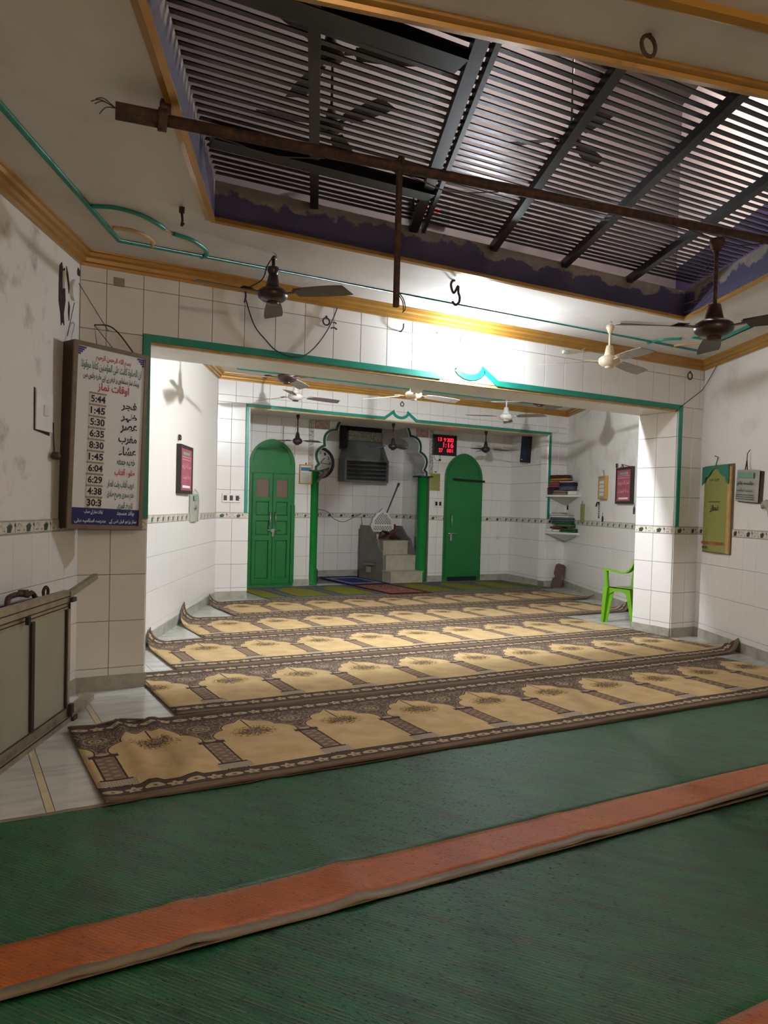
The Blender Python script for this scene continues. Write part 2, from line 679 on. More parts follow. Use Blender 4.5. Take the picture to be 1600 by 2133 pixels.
fl = MB()
fl.slab([(XL(YB) - .2, YB - .2), (XR(YB) + .2, YB - .2), (XR(13) + .2, 13), (XL(13) - .2, 13)], -0.12, -0.006)
floor = struct(fl.build('floor', 'grout'), 'grey-veined white marble slab floor of the prayer hall')
xs = [-2.15, -1.5, -0.87, -0.25, 0.355, 0.39, 0.745, 0.78, 1.36, 1.98, 2.6, 3.22, 3.84, 4.46, 5.08, 5.70, 6.32, 6.94, 7.56, 8.18, 8.8, 9.42, 10.0]
y = YB
ys = []
while y < 11.4:
    ys.append(y)
    y += 0.626
ys.append(11.5)
for j in range(len(ys) - 1):
    cols, k = [], 0
    low = ys[j] < 4.2
    use = [x for x in xs if not (x in (0.745, 0.78) and low) and not (x in (0.355, 0.39) and not low)]
    for i in range(len(use) - 1):
        w = use[i + 1] - use[i]
        g = 0.0015
        p = room_clip([(use[i] + g, ys[j] + g), (use[i + 1] - g, ys[j] + g), (use[i + 1] - g, ys[j + 1] - g), (use[i] + g, ys[j + 1] - g)], YB, 11.5)
        if len(p) < 3:
            continue
        b = MB()
        b.slab(p, -0.006, 0.0)
        b.build('inlay_strip' if w < 0.05 else 'marble_slab', 'marble_strip' if w < 0.05 else 'marble', floor)

# ---- tile meshes, shared between alike tiles
TILE_ME = {}


def tile_mesh(kind, w, h, m):
    key = (kind, round(w, 3), round(h, 3), m)
    if key in TILE_ME:
        return TILE_ME[key]
    b = MB()
    if kind == 'tile':
        b.cbox(0, w, -0.008, 0.002, 0, h, 0.0022)
        mats = [m]
    else:
        b.cbox(0, w, -0.008, 0.002, 0, h, 0.0015)
        s = w / 0.2385
        e = -0.0086
        for z in (0.004, h - 0.007):
            b.add([(0.001, e, z), (w - 0.001, e, z), (w - 0.001, e, z + 0.003), (0.001, e, z + 0.003)], [(0, 1, 2, 3)], 2)
        # pot plant print: bushy clump with spikes, and a small nodding plant beside it
        cl = [(0.055, 0.012), (0.098, 0.012), (0.112, 0.034), (0.122, 0.052), (0.108, 0.048), (0.104, 0.062), (0.094, 0.052), (0.088, 0.071), (0.080, 0.053), (0.066, 0.058), (0.064, 0.046), (0.046, 0.050), (0.054, 0.034)]
        b.add([(x * s, e, z) for x, z in cl], [tuple(range(len(cl)))], 1)
        nod = [(0.148, 0.010), (0.153, 0.010), (0.153, 0.036), (0.162, 0.046), (0.156, 0.062), (0.150, 0.068), (0.146, 0.058), (0.138, 0.052), (0.149, 0.040)]
        b.add([(x * s, e, z) for x, z in nod], [tuple(range(len(nod)))], 3)
        for x, z in ((0.185, 0.022), (0.205, 0.022), (0.022, 0.022)):
            pts = [((x + 0.008 * math.cos(a * math.pi / 4)) * s, e, z + 0.005 * math.sin(a * math.pi / 4)) for a in range(8)]
            b.add(pts, [tuple(range(8))], 2)
        v = [(0.165, 0.036), (0.200, 0.060), (0.238, 0.040), (0.238, 0.043), (0.200, 0.064), (0.165, 0.039)]
        b.add([(x * s, e, z) for x, z in v], [tuple(range(6))], 2)
        mats = ['border_tile', 'leaf_print', 'border_line', 'leaf_print_dark']
    o = b.build('tmp', mats)
    me = o.data
    me.name = kind + '_mesh'
    bpy.data.objects.remove(o)
    TILE_ME[key] = me
    return me


def put_tile(parent, ox, oy, rz, s0, s1, z0, z1, kind='tile', m='tile', gap=0.0035, name=None, gx=None):
    gx = gap if gx is None else gx
    w, h = s1 - s0 - gx, z1 - z0 - gap
    if w < 0.012 or h < 0.012:
        return
    o = bpy.data.objects.new(name or ('border_tile' if kind == 'border' else 'wall_tile'), tile_mesh(kind, w, h, m))
    COL.objects.link(o)
    s = s0 + gx / 2
    o.location = (ox + math.cos(rz) * s, oy + math.sin(rz) * s, z0 + gap / 2)
    o.rotation_euler = (0, 0, rz)
    o.parent = parent


ROWS_LOW = [(0.095, 0.152), (0.152, 0.474), (0.474, 0.794), (0.794, 1.10)]
ROWS_UP = [(1.18, 1.49), (1.49, 1.81), (1.81, 2.13), (2.13, 2.445)]


def cuts(a, b, start, pitch):
    out = [a]
    k = math.ceil((a - start) / pitch + 1e-6)
    while start + k * pitch < b - 1e-6:
        x = start + k * pitch
        if x - out[-1] > 0.02:
            out.append(x)
        k += 1
    if b - out[-1] < 0.02 and len(out) > 1:
        out.pop()
    out.append(b)
    return out


def tile_field(parent, ox, oy, rz, edges, rows, border=True, gap=0.0035, skip=None, bpitch=0.2425, gx=None):
    for z0, z1 in rows:
        for a, b in zip(edges, edges[1:]):
            if skip and skip(a, b, z0, z1):
                continue
            put_tile(parent, ox, oy, rz, a, b, z0, z1, gap=gap, gx=gx)
    if border:
        be = cuts(edges[0], edges[-1], edges[0], bpitch)
        for a, b in zip(be, be[1:]):
            if skip and skip(a, b, 1.10, 1.18):
                continue
            put_tile(parent, ox, oy, rz, a, b, 1.10, 1.18, 'border', gap=0.002)


# ---- side walls
def side_wall(name, xf, sgn, mat_up, label):
    b = MB()
    pts = [(xf(YB), YB), (xf(10.15), 10.15), (xf(10.15) + sgn * .25, 10.15), (xf(YB) + sgn * .25, YB)]
    if sgn > 0:
        pts = [pts[0], pts[3], pts[2], pts[1]]
    else:
        pts = [pts[0], pts[1], pts[2], pts[3]][::-1]
    b.slab(pts, -0.1, 3.12)
    # grout bed under the dado tiles
    e = 0.003 * -sgn
    q = [(xf(YB) + e, YB), (xf(10) + e, 10)]
    b.add([(q[0][0], q[0][1], 0), (q[1][0], q[1][1], 0), (q[1][0], q[1][1], 1.18), (q[0][0], q[0][1], 1.18)], [(0, 1, 2, 3) if sgn > 0 else (3, 2, 1, 0)], 1)
    return struct(fix_normals(b.build(name, [mat_up, 'grout'])), label)


wall_left = side_wall('wall_left', XL, -1, 'plaster_stained', 'left wall of stained white plaster over a tiled dado')
wall_right = side_wall('wall_right', XR, 1, 'plaster', 'right wall of white plaster over a tiled dado')
LW = 1 / math.cos(SK)
sl = (Y1 - 1.0) * LW
tile_field(wall_left, XL(1.0), 1.0, RZ_LEFT, cuts(0, sl, sl, 0.2425), ROWS_LOW, gap=0.0026, gx=0.0006)
sl = (Y2 - Y1B) * LW
tile_field(wall_left, XL(Y1B), Y1B, RZ_LEFT, cuts(0, sl, 0, 0.2425), ROWS_LOW, gap=0.0026, gx=0.0006, bpitch=0.205)
sl = (Y1 - 1.0) * LW
tile_field(wall_right, XR(Y1), Y1, RZ_RIGHT, cuts(0, sl, 0, 0.2425), ROWS_LOW, gap=0.0026, gx=0.0006)
sl = (Y2 - Y1B) * LW
tile_field(wall_right, XR(Y2), Y2, RZ_RIGHT, cuts(0, sl, 0, 0.2425), ROWS_LOW, gap=0.0026, gx=0.0006)

# broken plaster beside the tiled pillar: a ragged hole and loose flakes
h0 = on_left(130, 612)
hb = MB()
hb.M = Matrix.Translation(h0) @ Matrix.Rotation(RZ_LEFT, 4, 'Z')
hole = [(-.055, .16), (-.02, .19), (.0, .15), (.03, .17), (.035, .05), (.045, -.03), (.02, -.12), (.03, -.19), (.0, -.17), (-.02, -.2), (-.03, -.13), (-.06, -.06), (-.062, .05)]
hb.prism([(x, z) for x, z in hole][::-1], -0.004, 0.0)
hole2 = [(.055, .19), (.085, .15), (.11, .07), (.10, .03), (.085, .09), (.06, .14)]
hb.prism(hole2[::-1], -0.004, 0.0)
hole3 = [(.10, -.02), (.12, -.05), (.11, -.14), (.095, -.09)]
hb.prism(hole3[::-1], -0.004, 0.0)
fix_normals(hb.build('plaster_hole', 'hole_dark', wall_left))
fb = MB()
fb.M = hb.M
fb.prism([(-.01, .14), (.012, .15), (.008, .04), (-.012, .03)], -0.018, -0.004)
fb.prism([(.125, .1), (.17, .14), (.16, .0), (.13, .02)], -0.02, 0.0)
fix_normals(fb.build('plaster_flake', 'plaster', wall_left))
# plate with a dark outline at left and bottom, lower on the left wall
pb = on_left(88, 855)
sb = MB()
sb.M = Matrix.Translation(pb) @ Matrix.Rotation(RZ_LEFT, 4, 'Z')
sb.prism([(-.122, .12), (-.118, -.125), (.10, -.14), (.10, -.12), (-.10, -.105), (-.112, .115)], -.005, 0, 1)
sb.box(-.11, .125, -.012, 0, -.12, .115, 0)
sb.box(-.01, .05, -.02, -.012, -.03, .03, 2)
o = thing('junction_plate', 'small square blanking plate on the stained left wall behind the timetable', 'wall plate', (0, 0, 0))
fix_normals(sb.build('plate', ['plaster', 'hole_dark', 'switch_white'], o))

# ---- middle wall: two tiled pillars and a deep beam
XP0, XP1 = 1.19, 6.635
b = MB()
b.box(XL(Y1) - .3, XP0, Y1, Y1B, 0, 3.12, 1)
b.box(XP1, XR(Y1B) + .1, Y1, Y1B, 0, 3.12, 1)
b.box(XP0, XP1, Y1, Y1B, 2.395, 3.12, 0)
wall_middle = struct(b.build('wall_middle', ['white_paint', 'grout']), 'middle wall of tiled pillars and deep beam with teal frame')
gb = MB()
gb.box(XP0, XP1, Y1 - .001, Y1 + .01, 2.44, 2.95)
gb.build('grout_bed', 'grout', wall_middle)
G0 = 1.145
# band above the opening
top = cuts(XL(Y1), XR(Y1), G0, 0.2425)
for z0, z1 in ((2.445, 2.76), (2.76, 2.875)):
    for a, c in zip(top, top[1:]):
        lo = z0
        if z0 < 2.5 and a > G0 - .01 and c < 6.70:
            lo = 2.452
        put_tile(wall_middle, 0, Y1, 0, a, c, lo, z1)
tile_field(wall_middle, 0, Y1, 0, [XL(Y1), 0.95, XP0], ROWS_LOW)
tile_field(wall_middle, 0, Y1, 0, [XP1, 6.83, XR(Y1)], ROWS_LOW)
tile_field(wall_middle, 0, Y1, 0, [XL(Y1), 0.9025, 1.145, XP0], ROWS_UP, border=False)
tile_field(wall_middle, 0, Y1, 0, [XP1, 6.68, 6.86, XR(Y1)], ROWS_UP, border=False)
tile_field(wall_middle, XP0, Y1, R(90), [0, 0.25, 0.51], ROWS_LOW + ROWS_UP[:-1] + [(2.13, 2.395)])
tile_field(wall_middle, XP1, Y1B, R(-90), [0, 0.25, 0.51], ROWS_LOW + ROWS_UP[:-1] + [(2.13, 2.395)])

# ---- inner wall (second arch) with its shallow beam
XI0, XI1 = 3.56, 8.955
b = MB()
b.box(XL(Y2) - .3, XI0, Y2, Y2 + .16, 0, 3.2, 1)
b.box(XI1, XR(Y2) + .3, Y2, Y2 + .16, 0, 3.2, 1)
b.box(XI0, XI1, Y2, Y2 + .16, 2.62, 3.2, 0)
wall_inner = struct(b.build('wall_inner', ['white_paint', 'grout']), 'inner tiled wall with second teal-framed opening')
gb = MB()
gb.box(XI0, XI1, Y2 - .001, Y2 + .01, 2.66, 3.0)
gb.build('grout_bed', 'grout', wall_inner)
top = cuts(XL(Y2), XR(Y2), 3.355, 0.2425)
for z0, z1 in ((2.675, 2.77), (2.77, 2.985)):
    for a, c in zip(top, top[1:]):
        put_tile(wall_inner, 0, Y2, 0, a, c, z0, z1)
tile_field(wall_inner, 0, Y2, 0, [XL(Y2), 3.33, XI0], ROWS_LOW)
tile_field(wall_inner, 0, Y2, 0, [XI1, 9.2, XR(Y2)], ROWS_LOW)
tile_field(wall_inner, 0, Y2, 0, [XL(Y2), 3.30, 3.50, XI0], ROWS_UP[:-1] + [(2.13, 2.445), (2.445, 2.675)], border=False)
tile_field(wall_inner, 0, Y2, 0, [XI1, 9.01, 9.2, XR(Y2)], ROWS_UP[:-1] + [(2.13, 2.445), (2.445, 2.675)], border=False)

tile_field(wall_inner, XI1, Y2 + .16, R(-90), [0, 0.16], ROWS_LOW + ROWS_UP + [(2.445, 2.62)])
tile_field(wall_inner, XI0, Y2, R(90), [0, 0.16], ROWS_LOW + ROWS_UP + [(2.445, 2.62)])

# ---- prayer niche behind the second arch
NR0, NR1 = Vector((XI1 + .01, Y2 + .16, 0)), Vector((9.245, Y3, 0))
b = MB()
b.slab([(XI0 - .3, Y2 + .16), (XI0, Y2 + .16), (4.0, Y3), (3.7, Y3)][::-1], 0, 2.75, 0)
wall_niche_left = struct(fix_normals(b.build('wall_niche_left', 'plaster')), 'left return of the prayer niche')
b = MB()
b.slab([(NR0.x, NR0.y), (NR0.x + .3, NR0.y), (NR1.x + .3, NR1.y), (NR1.x, NR1.y)], 0, 2.75, 0)
wall_niche_right = struct(fix_normals(b.build('wall_niche_right', 'grout')), 'right tiled return of the prayer niche')
nd = (NR0 - NR1)
nrz = math.atan2(nd.y, nd.x)
tile_field(wall_niche_right, NR1.x, NR1.y, nrz, cuts(0, nd.length, 0, 0.2425), ROWS_LOW + ROWS_UP + [(2.445, 2.7)])

ACX, AH, AW = 6.255, 1.885, 1.055          # arch centre, springing height, half width
b = MB()
b.box(3.6, ACX - AW - .10, Y3, Y3 + .35, 0, 2.75)
b.box(ACX + AW + .10, 9.6, Y3, Y3 + .35, 0, 2.75)
wall_qibla = struct(b.build('wall_qibla', 'grout'), 'tiled prayer wall with mihrab arch and green doors')


def sk_door(a, c, z0, z1):
    for d0, d1 in ((4.03, 4.80), (7.72, 8.55)):
        if a > d0 - .01 and c < d1 + .01 and z1 < 1.9:
            return True
    return False


tile_field(wall_qibla, 0, Y3, 0, cuts(3.75, ACX - AW - .10, 4.80, 0.2425), ROWS_LOW + ROWS_UP + [(2.445, 2.72)], skip=sk_door)
tile_field(wall_qibla, 0, Y3, 0, cuts(ACX + AW + .10, NR1.x, 8.55, 0.2425), ROWS_LOW + ROWS_UP + [(2.445, 2.72)], skip=sk_door)

# the many-lobed arch
cusps = [(1.0, 1.985), (0.905, 2.285), (0.70, 2.545), (0.375, 2.72)]


def arch_curve():
    pts = [(AW, AH), (AW, AH + .045)]
    prev = (AW, AH + .045)
    pts.append(cusps[0])
    prev = cusps[0]
    for c in cusps[1:]:
        mx, mz = (prev[0] + c[0]) / 2, (prev[1] + c[1]) / 2
        dx, dz = c[0] - prev[0], c[1] - prev[1]
        L = math.hypot(dx, dz)
        nx, nz = dz / L, -dx / L
        if nx < 0:
            nx, nz = -nx, -nz
        for k in range(1, 9):
            t = k / 9
            bul = 4 * t * (1 - t) * 0.32 * L
            pts.append((prev[0] + dx * t + nx * bul, prev[1] + dz * t + nz * bul))
        pts.append(c)
        prev = c
    return pts


AC = arch_curve()
for s in (1, -1):
    curve = [(ACX + s * x, z) for x, z in AC]
    outer = [(ACX + s * (AW + .10), AH), (ACX + s * (AW + .10), 2.75), (curve[-1][0], 2.75)]
    b = MB()
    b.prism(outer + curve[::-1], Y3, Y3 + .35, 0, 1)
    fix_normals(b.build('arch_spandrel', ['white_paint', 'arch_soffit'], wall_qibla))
    b = MB()
    b.strip(curve if s > 0 else curve[::-1], 0.04, 0.02, Y3, 0)
    fix_normals(b.build('arch_moulding', 'arch_green', wall_qibla))
    b = MB()
    inner = [(ACX + s * (x - 0.012), z) for x, z in AC]
    b.strip(inner if s > 0 else inner[::-1], 0.018, 0.014, Y3, 0)
    fix_normals(b.build('arch_edge', 'white_paint', wall_qibla))
    # vine strip and lettered square beside the arch
    b = MB()
    x0 = ACX + s * (AW + .07)
    x1 = ACX + s * (AW + .155)
    b.box(min(x0, x1), max(x0, x1), Y3 - .012, Y3, 1.9, 2.72)
    b.build('vine_tile_strip', 'vine_strip', wall_qibla)
    b = MB()
    x0, x1 = (5.15, 5.41) if s < 0 else (7.10, 7.35)
    b.box(x0, x1, Y3 - .011, Y3, 2.56, 2.72)
    b.build('lettered_tile', 'calligraphy_tile', wall_qibla)

# mihrab recess
b = MB()
MX0, MX1 = 5.0, 7.62
b.box(MX0 - .2, MX1 + .2, Y4, Y4 + .2, 0, 3.2)
b.box(MX0 - .2, MX0, Y3 + .35, Y4, 0, 3.2)
b.box(MX1, MX1 + .2, Y3 + .35, Y4, 0, 3.2)
wall_mihrab = struct(b.build('wall_mihrab', 'grout'), 'tiled recess wall of the mihrab')
MROWS = [(0.12, 0.44), (0.44, 0.77), (0.77, 1.10), (1.18, 1.51), (1.51, 1.84), (1.84, 2.17), (2.17, 2.5), (2.5, 2.9)]
tile_field(wall_mihrab, 0, Y4, 0, cuts(MX0, MX1, MX0 + .1, 0.285), MROWS)
tile_field(wall_mihrab, MX1, Y4, R(-90), cuts(0, Y4 - Y3 - .35, 0, 0.285), MROWS)
tile_field(wall_mihrab, MX0, Y3 + .35, R(90), cuts(0, Y4 - Y3 - .35, 0, 0.285), MROWS)

# ---- rear wall behind the viewer
b = MB()
b.box(XL(YB) - .3, XR(YB) + .3, YB - .2, YB, -0.1, 3.12)
struct(b.build('wall_rear', 'plaster'), 'rear wall of the hall')

# ---- ceilings; the hall ceiling has the skylight opening
SKY = [(1.30, 4.315), (5.25, 4.26), (4.0, 1.555), (0.47, 2.425)]     # far-left, far-right, near-right, near-left
out = [(XL(Y1B), Y1B), (XR(Y1B), Y1B), (XR(YB), YB), (XL(YB), YB)]
b = MB()
for z, mi in ((ZC, 0), (3.15, 1)):
    vs = [(p[0], p[1], z) for p in out] + [(p[0], p[1], z) for p in SKY]
    b.add(vs, [(i, (i + 1) % 4, 4 + (i + 1) % 4, 4 + i) if mi == 0 else (4 + i, 4 + (i + 1) % 4, (i + 1) % 4, i) for i in range(4)], mi)
ceil = struct(b.build('ceiling', ['ceiling_paint', 'grout']), 'white hall ceiling around the barred skylight')
b = MB()
b.plan_sweep(SKY, [(0, 0), (0, 0.205)], ZC, 1, 0, True)
struct(fix_normals(b.build('wall_skylight', 'curb_paint')), 'purple painted concrete curb of the skylight')
b = MB()
b.slab([(XL(Y1B), Y1B), (XR(Y1B), Y1B), (XR(Y2), Y2), (XL(Y2), Y2)][::-1], ZC2, ZC2 + .1)
struct(fix_normals(b.build('ceiling_inner', 'ceiling_paint')), 'white ceiling of the inner bay')
b = MB()
b.box(3.2, 9.6, Y2 + .16, Y3 + .4, ZC3, ZC3 + .1)
struct(b.build('ceiling_niche', 'ceiling_paint'), 'low ceiling over the prayer niche')
b = MB()
b.box(MX0 - .2, MX1 + .2, Y3 + .3, Y4 + .1, 3.0, 3.1)
struct(b.build('ceiling_mihrab', 'ceiling_paint'), 'ceiling of the mihrab recess')

# ---- gold cornices, teal mouldings
COR = [(0.0, -0.09), (0.022, -0.09), (0.026, -0.074), (0.045, -0.068), (0.05, -0.045), (0.072, -0.034), (0.078, -0.014), (0.09, -0.010), (0.092, 0.0)]
b = MB()
b.plan_sweep([(XL(YB), YB), (XL(Y1), Y1), (XR(Y1), Y1), (XR(YB), YB)], COR, ZC)
struct(fix_normals(b.build('trim_1', 'gold_trim')), 'gold stepped cornice around the hall ceiling')
b = MB()
b.plan_sweep([(XL(Y1B), Y1B), (XL(Y2), Y2), (XR(Y2), Y2), (XR(Y1B), Y1B)], COR, ZC2)
struct(fix_normals(b.build('trim_2', 'gold_trim')), 'gold cornice around the inner bay ceiling')
b = MB()
b.plan_sweep(SKY, [(0.0, -0.002), (0.004, -0.026), (-0.024, -0.03), (-0.03, -0.016), (-0.055, -0.013), (-0.058, 0.0)], ZC, 1, 0, True)
struct(fix_normals(b.build('trim_3', 'gold_trim')), 'thin gold moulding edging the skylight')
b = MB()
nd2 = Vector((0.971, -0.239))
p0 = Vector((2.039, 1.663)) - nd2 * 2.2
p1 = p0 + nd2 * 4.6
b.plan_sweep([p0, p1], [(0.0, 0.0), (0.0, -0.025), (-0.03, -0.03), (-0.04, -0.015), (-0.06, -0.012), (-0.06, 0.0)], ZC)
struct(fix_normals(b.build('trim_4', 'gold_trim')), 'gold moulding across the near ceiling')


def cpt(u, v, z=ZC): return on_z(u, v, z)


def crop_pts(pts, ox, oy, s, z=ZC):
    return [cpt(ox + x / s, oy + y / s, z - 0.004) for x, y in pts]


def smooth(pts, n=5):
    out = []
    P = [Vector(p) for p in pts]
    for i in range(len(P) - 1):
        p0, p1, p2, p3 = P[max(i - 1, 0)], P[i], P[i + 1], P[min(i + 2, len(P) - 1)]
        for k in range(n):
            t = k / n
            out.append(0.5 * ((2 * p1) + (p2 - p0) * t + (2 * p0 - 5 * p1 + 4 * p2 - p3) * t * t + (3 * p1 - p0 - 3 * p2 + p3) * t ** 3))
    out.append(P[-1])
    return out


TLY = 5.03
tl0 = Vector((0.905, TLY, ZC - .004))
tr0 = Vector((6.42, TLY, ZC - .004))
tm = struct(thing('trim_5', 'teal raised line moulding on the hall ceiling', 'moulding'))
b = MB()
b.tube([tl0 - SD * 6.5, tl0, tr0, tr0 - SD * 6.5], 0.017, 8)
b.build('line_moulding', 'teal_paint', tm)
b = MB()
b.tube(smooth(crop_pts([(640, 895), (800, 905), (960, 950), (1080, 1010), (1140, 1050)], 0, 160, 3.3333)), 0.016, 8)
b.tube(smooth(crop_pts([(1200, 1085), (1330, 1130), (1420, 1190), (1435, 1230), (1400, 1250)], 0, 160, 3.3333)), 0.016, 8)
b.build('scroll_moulding', 'teal_paint', tm)
b = MB()
b.tube(smooth(crop_pts([(780, 1045), (900, 1060), (1000, 1095), (1060, 1140), (1055, 1180)], 0, 160, 3.3333)), 0.014, 8)
b.tube(smooth(crop_pts([(1135, 1050), (1165, 1070), (1200, 1085)], 0, 160, 3.3333)), 0.008, 8)
b.build('gold_scroll', 'gold_dull', tm)
b = MB()
b.tube(smooth(crop_pts([(350, 370), (500, 335), (700, 322)], 1280, 640, 5)), 0.016, 8)
b.tube(smooth(crop_pts([(820, 312), (1040, 330), (1180, 300), (1250, 262), (1450, 170), (1600, 100), (1750, 20)], 1280, 640, 5)), 0.016, 8)
b.build('scroll_moulding', 'teal_paint', tm)
b = MB()
b.tube(smooth(crop_pts([(590, 405), (720, 385), (870, 375), (960, 385)], 1280, 640, 5)), 0.013, 8)
b.build('gold_scroll', 'gold_dull', tm)
tm2 = struct(thing('trim_6', 'teal line moulding on the inner bay ceiling', 'moulding'))
b = MB()
a0, a1 = Vector((XL(9.55) + .35, 9.55, ZC2 - .004)), Vector((XR(9.55) - .35, 9.55, ZC2 - .004))
b.tube([a0 - SD * 3.4, a0, a1, a1 - SD * 3.4], 0.013, 8)
b.build('line_moulding', 'teal_paint', tm2)
b = MB()
b.tube(smooth([a0 + SD * -.5 + Vector((.02, 0, 0)), a0 + Vector((.25, -.3, 0)), a0 + Vector((.55, -.2, 0)), a0 + Vector((.6, 0, 0))]), 0.011, 8)
b.tube(smooth([a1 + SD * -.5, a1 + Vector((-.45, -.3, 0)), a1 + Vector((-.65, -.1, 0)), a1 + Vector((-.62, 0, 0))]), 0.011, 8)
b.build('scroll_moulding', 'gold_dull', tm2)


# teal frames around the two openings, each with a winged crest over the middle
def frame(name, x0, x1, ztop, zbot, y, crest, w, label):
    t = struct(thing(name, label, 'moulding'))
    cx, cw, ch = crest
    pts = [(x0, zbot), (x0, ztop)]
    cr = [(cx - cw, ztop), (cx - cw * .42, ztop + ch)]
    for k in range(1, 8):
        a = math.pi * k / 8
        cr.append((cx - cw * .42 * math.cos(a), ztop + ch - math.sin(a) * ch * .8))
    cr += [(cx + cw * .42, ztop + ch), (cx + cw, ztop)]
    b = MB()
    b.strip(pts + cr + [(x1, ztop), (x1, zbot)], w, 0.022, y, 0)
    fix_normals(b.build('frame_band', 'teal_paint', t))
    b = MB()
    fill = [(cx - cw + .03, ztop - w + .006), (cx + cw - .03, ztop - w + .006)] + [(x, z - w * .9) for x, z in cr[::-1][1:-1]]
    b.prism(fill, y - .010, y)
    fix_normals(b.build('crest_fill', 'white_paint', t))
    return t


t = frame('trim_7', 1.146, 6.69, 2.458, 1.18, Y1, (3.918, 0.315, 0.112), 0.05, 'teal frame moulding around the main opening')
b = MB()
b.box(XP0, XP1, Y1 - .006, Y1 + .03, 2.388, 2.408)
b.build('gold_edge', 'gold_dull', t)
t = frame('trim_8', 3.503, 9.012, 2.675, 1.18, Y2, (5.965, 0.29, 0.118), 0.042, 'teal frame moulding around the inner opening')
b = MB()
b.box(XI0, XI1, Y2 - .006, Y2 + .03, 2.612, 2.632)
b.build('gold_edge', 'gold_dull', t)


# ---- marble skirtings
def skirting(name, segs, label):
    b = MB()
    for (ax, ay), (bx, by), h in segs:
        d = Vector((bx - ax, by - ay)).normalized()
        n = Vector((d.y, -d.x)) * 0.016
        b.slab([(ax, ay), (bx, by), (bx + n.x, by + n.y), (ax + n.x, ay + n.y)][::-1], 0, h)
    return struct(fix_normals(b.build(name, 'marble_skirting')), label)


skirting('baseboard_left', [((XL(YB), YB), (XL(Y1), Y1), .1), ((XL(Y1B), Y1B), (XL(Y2), Y2), .105)], 'marble skirting along the left wall')
skirting('baseboard_middle', [((XL(Y1), Y1), (XP0, Y1), .1), ((XP1, Y1), (XR(Y1), Y1), .1), ((XP1, Y1B), (XP1, Y1), .1), ((XP0, Y1), (XP0, Y1B), .1)], 'marble skirting around the pillars')
skirting('baseboard_right', [((XR(Y1), Y1), (XR(YB), YB), .1), ((XR(Y2), Y2), (XR(Y1B), Y1B), .105)], 'marble skirting along the right wall')
skirting('baseboard_inner', [((XL(Y2), Y2), (XI0, Y2), .105), ((XI1, Y2), (XR(Y2), Y2), .105), ((4.8, Y3), (5.1, Y3), .105), ((7.4, Y3), (7.72, Y3), .105), ((8.55, Y3), (NR1.x, Y3), .105), ((NR1.x, NR1.y), (NR0.x, NR0.y), .105), ((MX0, Y4), (MX1, Y4), .12)], 'marble skirting of the inner bay and niche')

# ---- room above the skylight
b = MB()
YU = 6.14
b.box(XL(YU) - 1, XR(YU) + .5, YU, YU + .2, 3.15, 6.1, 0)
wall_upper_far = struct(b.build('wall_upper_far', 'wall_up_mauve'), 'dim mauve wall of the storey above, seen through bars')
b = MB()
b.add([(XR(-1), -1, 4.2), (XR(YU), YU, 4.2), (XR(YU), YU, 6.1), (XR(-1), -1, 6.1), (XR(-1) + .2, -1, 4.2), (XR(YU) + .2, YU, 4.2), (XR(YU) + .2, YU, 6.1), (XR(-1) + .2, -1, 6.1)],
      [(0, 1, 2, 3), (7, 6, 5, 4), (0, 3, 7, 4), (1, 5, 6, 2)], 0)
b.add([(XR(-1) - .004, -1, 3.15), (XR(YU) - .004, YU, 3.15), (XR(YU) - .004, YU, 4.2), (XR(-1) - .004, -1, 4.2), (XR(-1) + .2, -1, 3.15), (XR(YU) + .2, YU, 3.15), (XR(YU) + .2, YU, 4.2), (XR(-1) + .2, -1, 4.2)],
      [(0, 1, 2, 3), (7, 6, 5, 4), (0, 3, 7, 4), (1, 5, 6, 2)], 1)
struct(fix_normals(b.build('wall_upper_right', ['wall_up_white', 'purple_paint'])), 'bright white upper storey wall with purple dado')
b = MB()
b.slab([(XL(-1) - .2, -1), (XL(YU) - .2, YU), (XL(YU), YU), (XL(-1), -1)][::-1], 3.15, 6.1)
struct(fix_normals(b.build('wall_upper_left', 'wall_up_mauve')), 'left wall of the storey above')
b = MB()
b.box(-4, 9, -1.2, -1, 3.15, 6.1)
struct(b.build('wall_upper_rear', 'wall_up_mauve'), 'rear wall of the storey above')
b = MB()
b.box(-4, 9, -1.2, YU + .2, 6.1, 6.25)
struct(b.build('ceiling_upper', 'wall_up_mauve'), 'ceiling of the storey above')

